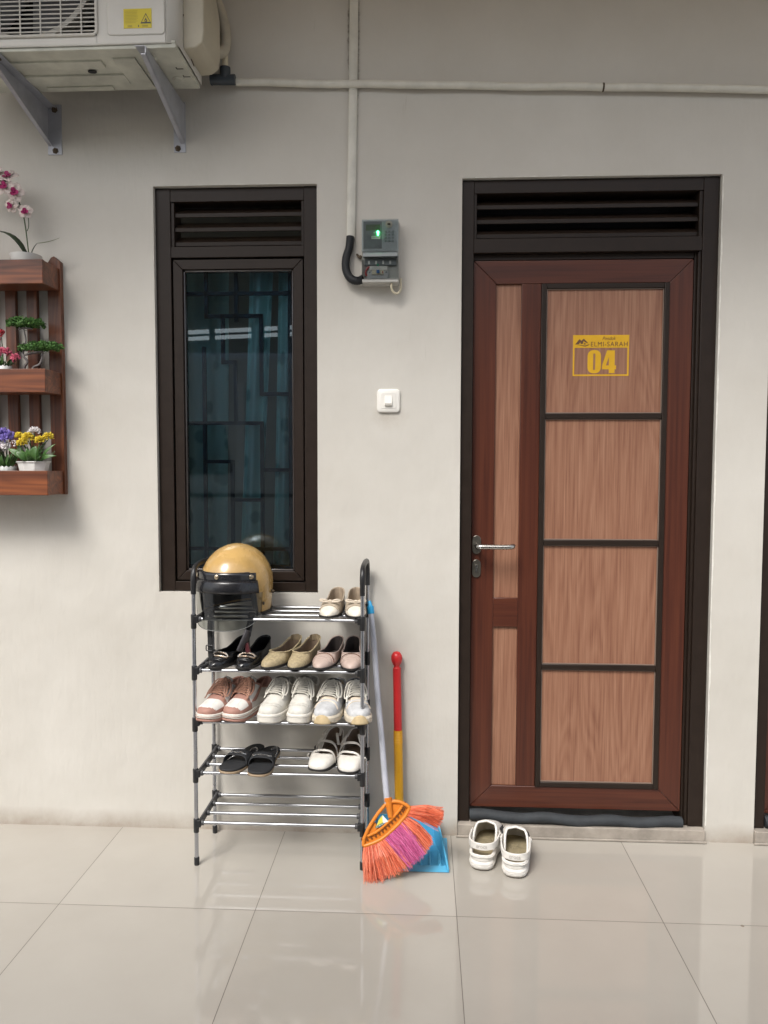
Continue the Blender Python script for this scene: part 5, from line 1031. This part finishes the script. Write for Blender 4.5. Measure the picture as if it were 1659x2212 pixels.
# ---- white clogs on the floor, heels towards the camera
M_clog = mat('white_foam', (.68, .655, .61), .5, 0, .4, .12, 18, .12, 120); M_foot = mat('stained_footbed', (.25, .21, .13), .7, 0, .3, .35, 28, .2, 150)
def clog(label, x, y, rz, side, drop):
    t = put('foam_clog', label, x, y, 0, rz+PI, 0, 'clog', 'white clogs by the doorstep')
    S_ = Shoe(.235, .0475, [(0, 0), (.006, .30), (.02, .50), (.05, .70), (.10, .86), (.17, .97), (.25, 1), (.35, .99), (.45, .93), (.55, .86), (.65, .82), (.75, .81), (.84, .80), (.91, .73), (.955, .60), (.985, .38), (1, 0)],
              [(0, .022), (.02, .034), (.08, .046), (.18, .058), (.30, .070), (.42, .080), (.6, .082), (1, .082)], [(0, .2), (.42, .079), (.47, .066), (.55, .045), (.65, .028), (.80, .019), (.90, .019), (1, .021)], .42, .030, side, .006, .55, .72)
    S_.sole(.004, .0315, .003, 0, .004).build('sole', M_clog, t, bevel=.008)
    S_.sole(0, .0042, -.003, 0, .010).build('tread', mat('grimy_tread', (.12, .10, .08), .8, var=.3), t, smooth=False)
    S_.upper().build('upper', M_clog, t, merge=1e-5, solid=.0055, sub=1)
    b = MB(); b.tube(S_.topline(28, -.001), .0040, 10); b.build('rim', M_clog, t)
    ins = S_.insole(.0350); ins.build('footbed', M_foot, t, smooth=False)
    b = MB(); rnd = random.Random(5+side)
    for k in range(46):
        tm = rnd.uniform(.30, .92); p = S_.P(tm, 0); b.ball((S_.cx(tm)+S_.w(tm)*.7*rnd.uniform(-1, 1), p.y, .0352), .0032, .0036, .0014, 0, 7, 4)
    b.build('footbed_nubs', mat('footbed_nub', (.25, .21, .135), .7), t)
    b = MB()   # side grooves on heel
    for z, k in ((.017, 1.0), (.047, .99)): b.tube([S_.P(tm, 0 if sg == 0 else PI, .0035)+Vector((0, .0, z-S_.z0)) for sg in (0, 1) for tm in ([.62+.38*i/14 for i in range(15)] if sg == 0 else [1-.38*i/14 for i in range(1, 15)])], .0017, 8)
    b.build('heel_ridges', M_clog, t)
    # back strap swung round the heel, pivoting on two rivets
    a = Vector((S_.P(.46, .42, .004))); c_ = Vector((S_.P(.46, PI-.42, .004))); bk = .0955; zz = drop
    P = smooth_path([a, a+Vector((.002, .025, zz*.2)), Vector((S_.cx(.7)+.0445, .062, a.z+zz*.75)), Vector((S_.cx(.9)+.032, bk-.004, a.z+zz)), Vector((S_.cx(1), bk+.008, a.z+zz)), Vector((S_.cx(.9)-.032, bk-.004, a.z+zz)), Vector((S_.cx(.7)-.0445, .062, a.z+zz*.75)), c_+Vector((-.002, .025, zz*.2)), c_], 7)
    b = MB(); n_ = len(P); vs = []
    for i, p in enumerate(P):
        tn = (P[min(n_-1, i+1)]-P[max(0, i-1)]).normalized(); nx = Vector((tn.y, -tn.x, 0)).normalized(); hw = .0105+.001*math.sin(PI*i/(n_-1))
        vs += [p-nx*.0026+Vector((0, 0, -hw)), p+nx*.0026+Vector((0, 0, -hw)), p+nx*.0026+Vector((0, 0, hw)), p-nx*.0026+Vector((0, 0, hw))]
    b.add(vs, [(4*i+k, 4*i+(k+1) % 4, 4*i+4+(k+1) % 4, 4*i+4+k) for i in range(n_-1) for k in range(4)]+[(3, 2, 1, 0), tuple(4*n_-4+k for k in range(4))]); sp = b.build('heel_strap', M_clog, t, bevel=.0015)
    b = MB(); tv, tf, tw, th = text_mesh('crocs', 1, offset=.01); y_ = bk+.0113
    b.add([(S_.cx(1)+.018-v.x/tw*.036, y_-.0016*((v.x/tw-.5)*2)**2*1.2, a.z+zz-.004+v.y/th*.0085) for v in tv], tf); b.build('strap_lettering', mat('embossed_grey', (.50, .475, .44), .5), sp, smooth=False, solid=.0006, soff=0)
    for p, sg in ((a, 1), (c_, -1)):
        b = MB(); b.lathe(p+Vector((sg*.003, .006, 0)), [(.0062, 0), (.0062, .003), (.004, .0042), (.0001, .0045)], (sg, 0, 0), 14); b.build('rivet', M_clog, t)
    b = MB()
    for sg in (0, 1):
        for k in range(4): th = .55+.0*k; p = S_.P(.14+.07*k, th if sg == 0 else PI-th, .0012); b.obox(p, (.002, 0, .002), (0, .0055, 0), (.001*(1 if sg else -1), 0, .003))
    b.build('vent_slots', mat('vent_dark', (.03, .03, .03), .8), t, smooth=False); return t
clog('white foam clog on the floor, nearer the broom', .322, -.128, R(-11), -1, .002)
clog('white foam clog on the floor, further from the broom', .410, -.166, R(-10), 1, -.009)
# ================================================================== BROOM
BY = lambda z: -.31+.31*z
bm_ = thing('broom', 'orange and purple bristle broom with a pale metal pole leaning beside the rack', 'broom', (-.02, BY(0), 0)); Q = sub(bm_, (-.02, BY(0), 0))
M_or = mat('orange_plastic', (.60, .185, .015), .38, 0, .5, .08, 20); M_bo = mat('coral_bristle', (.68, .135, .06), .5); M_bp = mat('magenta_bristle', (.50, .075, .22), .5)
B_O = [M_bo, mat('coral_bristle_dark', (.42, .06, .025), .55), mat('coral_bristle_pale', (.78, .26, .15), .45)]; B_P = [M_bp, mat('magenta_bristle_dark', (.28, .035, .12), .55), mat('magenta_bristle_pale', (.62, .15, .34), .45)]
def bp_(x, z, d=0): return Vector((x, BY(z)+d, z+.31*d))
b = MB(); b.tube(smooth_path([bp_(-.0145, .222), bp_(-.024, .30), bp_(-.034, .39), bp_(-.041, .45), bp_(-.055, .57), bp_(-.066, .69), bp_(-.0745, .76), bp_(-.083, .825)], 5), .0102, 16); Q(b, 'pole', mat('pale_blue_metal_pole', (.44, .45, .50), .38, .15, .5, .1, 18, .05, 60))
b = MB(); a0, a1 = bp_(-.0810, .812), bp_(-.0855, .845); b.lathe(a0, [(.0113, 0), (.0122, .002), (.0122, .026), (.0085, .028), (.0060, .040), (.0045, .046)], a1-a0, 16); Q(b, 'pole_cap', mat('sky_blue_plastic', (.03, .33, .62), .4, 0, .5, .08, 20))
# fan shaped head: outer arch, rib row and socket
rim = [(.059, .211), (.052, .197), (.044, .185), (.027, .166), (.007, .148), (-.013, .131), (-.034, .116), (-.061, .1045), (-.089, .096)]
top = [(-.089, .096), (-.090, .107), (-.088, .119), (-.077, .143), (-.063, .166), (-.044, .193), (-.022, .217), (-.008, .226), (.006, .229), (.022, .2285), (.034, .225), (.048, .219), (.059, .211)]
b = MB(); b.tube([bp_(x, z, -.002) for x, z in top], .0062, 10, 0, True, False, 1.0); b.tube([bp_(x, z, -.002) for x, z in rim], .0060, 10)
inn = [(x-.012*.62, z+.012*.78) for x, z in rim][1:-1]; inn2 = [(x-.026*.62, z+.026*.78) for x, z in rim][1:-1]
b.tube([bp_(x, z, -.002) for x, z in inn2], .0045, 8); Q(b, 'head_frame', M_or)
b = MB(); poly = [(.055, .209), (.034, .223), (.006, .226), (-.010, .221), (-.017, .212), (-.007, .171), (-.022, .157), (-.040, .143), (-.046, .147), (-.052, .160), (-.066, .158), (-.088, .116), (-.087, .098), (-.061, .1065), (-.034, .118), (-.013, .133), (.007, .150), (.027, .168), (.044, .187)]
b.prism([bp_(x, z, .002) for x, z in poly], bp_(0, 0, .006)-bp_(0, 0, 0)); Q(b, 'head_web', M_or, smooth=False)
b = MB()
for k in range(16):
    t = (k+.5)/16*(len(rim)-1); i = int(t); q = t-i; x = rim[i][0]+(rim[i+1][0]-rim[i][0])*q; z = rim[i][1]+(rim[i+1][1]-rim[i][1])*q
    dx, dz = -.62, .78; b.obox(bp_(x+dx*.0185, z+dz*.0185, -.0010), (dx*.0062, 0, dz*.0062), (.0, .004, 0), (.78*.0023, 0, .62*.0023), 0)
Q(b, 'slot_row', mat('slot_shadow_brown', (.17, .05, .008), .6), smooth=False)
b = MB(); P = [bp_(-.0125, .240, -.003), bp_(-.0115, .232, -.003), bp_(-.0095, .222, -.003), bp_(-.003, .182, -.003)]; b.tube(P, [.0125, .0125, .0105, .0085], 16)
for k in range(7): b.lathe(bp_(-.0085+.0008*k, .214-.0047*k, -.003), [(.0112-.0004*k, -.0009), (.0112-.0004*k, .0009)], bp_(.006, -.04)-bp_(0, 0), 14)
for k in range(3): b.lathe(bp_(-.0118, .2375-.003*k, -.003), [(.0135, -.0008), (.0135, .0008)], bp_(.006, -.04)-bp_(0, 0), 16)
Q(b, 'socket', M_or)
b = MB(); b.add([bp_(-.049, .158, -.0065), bp_(-.028, .166, -.0065), (bp_(-.030, .190, -.0065)), bp_(-.042, .176, -.0065)], [(0, 1, 2, 3)], 0); b.add([bp_(-.028, .166, -.0063), bp_(-.010, .172, -.0063), bp_(-.030, .191, -.0063)], [(0, 1, 2)], 1)
b.add([bp_(-.052, .151, -.0068), bp_(-.026, .163, -.0068), bp_(-.0265, .1695, -.0068), bp_(-.0515, .158, -.0068)], [(0, 1, 2, 3)], 2)
tv, tf, tw, th = text_mesh('ICAN', 1); b.add([bp_(-.0495+v.x/tw*.021, .1532+v.y/th*.0048+v.x/tw*.0098, -.0071) for v in tv], tf, 1)
Q(b, 'broom_label', [mat('label_yellow', (.60, .55, .08), .4), M_white, mat('label_green', (.015, .10, .05), .4)], smooth=False, recalc=False, solid=.0002)
def bundle(ra, rb, tips, n, m, mi2=None, sprd=.012, dy=0, curl=0.007):
    """bristles from the rim stretch ra..rb to a polyline of tips"""
    b = MB()
    for k in range(n):
        t = random.random(); tt = min(1, max(0, t+random.uniform(-.05, .05)))
        i = ra+(rb-ra)*t; j = min(int(i), len(rim)-2); q = i-j; x0 = rim[j][0]+(rim[j+1][0]-rim[j][0])*q; z0 = rim[j][1]+(rim[j+1][1]-rim[j][1])*q
        s_ = tt*(len(tips)-1); j = min(int(s_), len(tips)-2); q = s_-j; x1 = tips[j][0]+(tips[j+1][0]-tips[j][0])*q; z1 = tips[j][1]+(tips[j+1][1]-tips[j][1])*q
        L_ = random.uniform(.84, .985); x1 = x0+(x1-x0)*L_; z1 = max(.0015, z0+(z1-z0)*L_); d0 = random.uniform(-.006, .006); d1 = random.gauss(0, sprd)+dy
        p0, p1 = bp_(x0, z0, d0), bp_(x1, z1, d1); p1.z = max(.0015, p1.z); pm = (p0+p1)/2+Vector((random.uniform(-curl, curl), random.uniform(-curl, curl), random.uniform(-curl, curl)+.004))
        b.tube([p0, pm, p1], [.00078, .00080, .00055], 3, random.choice((0, 0, 1, 2)), False)
    return b
Q(bundle(0, 1.6, [(.174, .200), (.171, .180), (.154, .156)], 640, M_bo, sprd=.008), 'bristles', B_O, smooth=False)
Q(bundle(1.9, 3.0, [(.138, .112), (.127, .098), (.116, .086)], 480, M_bo, sprd=.008), 'bristles', B_O, smooth=False)
Q(bundle(2.6, 5.6, [(.116, .090), (.095, .070), (.067, .050)], 880, M_bp, dy=-.006), 'bristles', B_P, smooth=False)
Q(bundle(5.4, 8, [(.072, .052), (.018, .024), (-.037, .003), (-.085, .001)], 1250, M_bo, dy=-.004), 'bristles', B_O, smooth=False)
# ================================================================== DUSTPAN
dpn = thing('dustpan', 'light blue dustpan with a red and yellow upright handle behind the broom', 'dustpan', (.05, -.14, 0)); Q = sub(dpn, (.05, -.14, 0))
M_blue = mat('light_blue_plastic', (.085, .38, .60), .38, 0, .5, .07, 15); xl, xr, yf, yb_ = -.068, .188, -.258, -.030
b = MB()
b.prism([(xl, yf, .002), (xl, yf+.028, .010), (xl, yf+.034, .006), (xl, yb_, .006), (xl, yb_, .002)], (xr-xl, 0, 0))
for k in range(7):
    x = xl+.030+k*.033; b.tube([(x, yf+.034, .0062), (x, yf+.115, .0062)], [.0070, .0070], 10, 0)
    b.ball((x, yf+.034, .0062), .0070, .0070, .0070); b.ball((x, yf+.115, .0062), .0070, .0070, .0070)
pan_ = Q(b, 'pan_floor', M_blue, bevel=.0012)
def side(x0, x1, xt):   # tapering side wall, leaning outwards a little
    b = MB(); prof = [(yf, .003, .010), (yf+.05, .003, .035), (yf+.10, .003, .058), (yf+.15, .003, .074), (yb_, .003, .088)]; xb = x0
    n_ = len(prof); vs = []
    for y, za, zb in prof: tp = xt*(y-yf)/(yb_-yf); vs += [(x0+tp, y, za), (x1+tp, y, za), (x1+tp*.85, y, zb), (x0+tp*.85, y, zb)]
    b.add(vs, [(4*i+k, 4*i+(k+1) % 4, 4*i+4+(k+1) % 4, 4*i+4+k) for i in range(n_-1) for k in range(4)]+[(0, 1, 2, 3), (4*n_-1, 4*n_-2, 4*n_-3, 4*n_-4)])
    b.tube([(vs[4*i+2][0]+vs[4*i+3][0], vs[4*i+2][1]*2, vs[4*i+2][2]*2) and ((vs[4*i+2][0]+vs[4*i+3][0])/2, vs[4*i+2][1], vs[4*i+2][2]) for i in range(n_)], .0034, 8); Q(b, 'pan_side', M_blue)
side(xr-.004, xr, -.046); side(xl, xl+.004, .0)
b = MB(); b.box(xl+.001, xr-.046, yb_-.0038, yb_, .003, .088); Q(b, 'pan_back', M_blue, bevel=.0015)
b = MB(); hx = lambda z: .0185-.011*(z-.15)/.5; hy = lambda z: -.052+.030*(z-.08)/.6
H = lambda z: (hx(z), hy(z), z)
b.tube([H(.055), H(.395)], .0155, 18)
for k in range(8): b.lathe(H(.350+.0055*k), [(.0160, -.0013), (.0167, 0), (.0160, .0013)], Vector(H(.4))-Vector(H(.3)), 18)
Q(b, 'lower_handle', mat('yellow_plastic', (.66, .33, .012), .38, 0, .5, .07, 15))
b = MB(); b.tube([H(.396), H(.615)], .0145, 18); b.lathe(H(.612), [(.0142, 0), (.0105, .005), (.0105, .011), (.0135, .015), (.0178, .024), (.0203, .036), (.0185, .048), (.012, .058), (.0001, .062)], Vector(H(.4))-Vector(H(.3)), 20)
Q(b, 'upper_handle', mat('red_plastic', (.52, .020, .022), .34, 0, .5, .07, 15))
# ================================================================== BEHIND THE PHOTOGRAPHER (mirrored in the glass)
b = MB(); q = lambda x: .04*(x+2)
b.prism([(-5, -8.45, 0), (5, -8.45, 0), (5, -8.45, 3.19+q(5)), (-5, -8.45, 3.19+q(-5))], (0, -.15, 0)); b.prism([(-5, -8.51, 3.265+q(-5)), (5, -8.51, 3.265+q(5)), (5, -8.51, 3.292+q(5)), (-5, -8.51, 3.292+q(-5))], (0, -.03, 0))
for xa, xb in ((-3.04, -2.97), (-2.418, -2.236), (-2.03, -1.86), (-4.4, -4.3), (-.9, -.8)): b.box(xa, xb, -8.56, -8.5, 3.0, 3.37+q(xa))
tag(b.build('boundary_wall', mat('grey_render', (.22, .21, .20), .85, var=.1, vscale=2), smooth=False), 'grey boundary wall across the carport, seen only mirrored in the glass', 'wall')
vn = thing('parked_van', 'silver van parked across the carport, seen only mirrored in the window glass', 'van', (-2.6, -4.45, 0))
M_sil = mat('silver_paint', (.42, .42, .42), .3, .1, .5, coat=.6); M_tint = mat('dark_tinted_window', (.012, .014, .016), .08)
b = MB(); prof = [(-2.4, .35), (2.55, .35), (2.75, .55), (2.82, 1.05), (2.70, 1.35), (2.35, 2.05), (2.0, 2.26), (-2.2, 2.30), (-2.4, 2.0)]; b.prism([(x, .85, z) for x, z in prof], (0, -1.7, 0)); bd = b.build('van_body', M_sil, vn, bevel=.06)
for xa, xb in ((-.10, 1.11), (-1.1, -.22), (-2.15, -1.25), (1.75, 2.45)):
    b = MB(); tp = .07; b.prism([(q[0]-(tp*(q[1]-1.25)/.42 if q[0] > (xa+xb)/2 else 0), .853, q[1]) for q in rrect((xa+xb)/2, 1.46, (xb-xa)/2, .21, .05, .05)], (0, .004, 0)); b.build('van_window', M_tint, vn, smooth=False)
b = MB(); b.box(-2.35, 2.7, .852, .862, 1.06, 1.09); b.build('belt_moulding', M_tint, vn, smooth=False)
b = MB(); b.box(1.16, 1.22, .852, .93, 1.12, 2.0); b.build('door_seam', mat('pale_trim', (.6, .6, .6), .4), vn, smooth=False)
for x in (-1.6, 1.9):
    for y in (.70, -.72): b = MB(); b.lathe((x, y, .31), [(.05, -.09), (.29, -.09), (.31, -.06), (.31, .06), (.29, .09), (.19, .095), (.17, .08), (.05, .085)], (0, 1, 0), 28); b.build('van_wheel', M_rubber, vn)
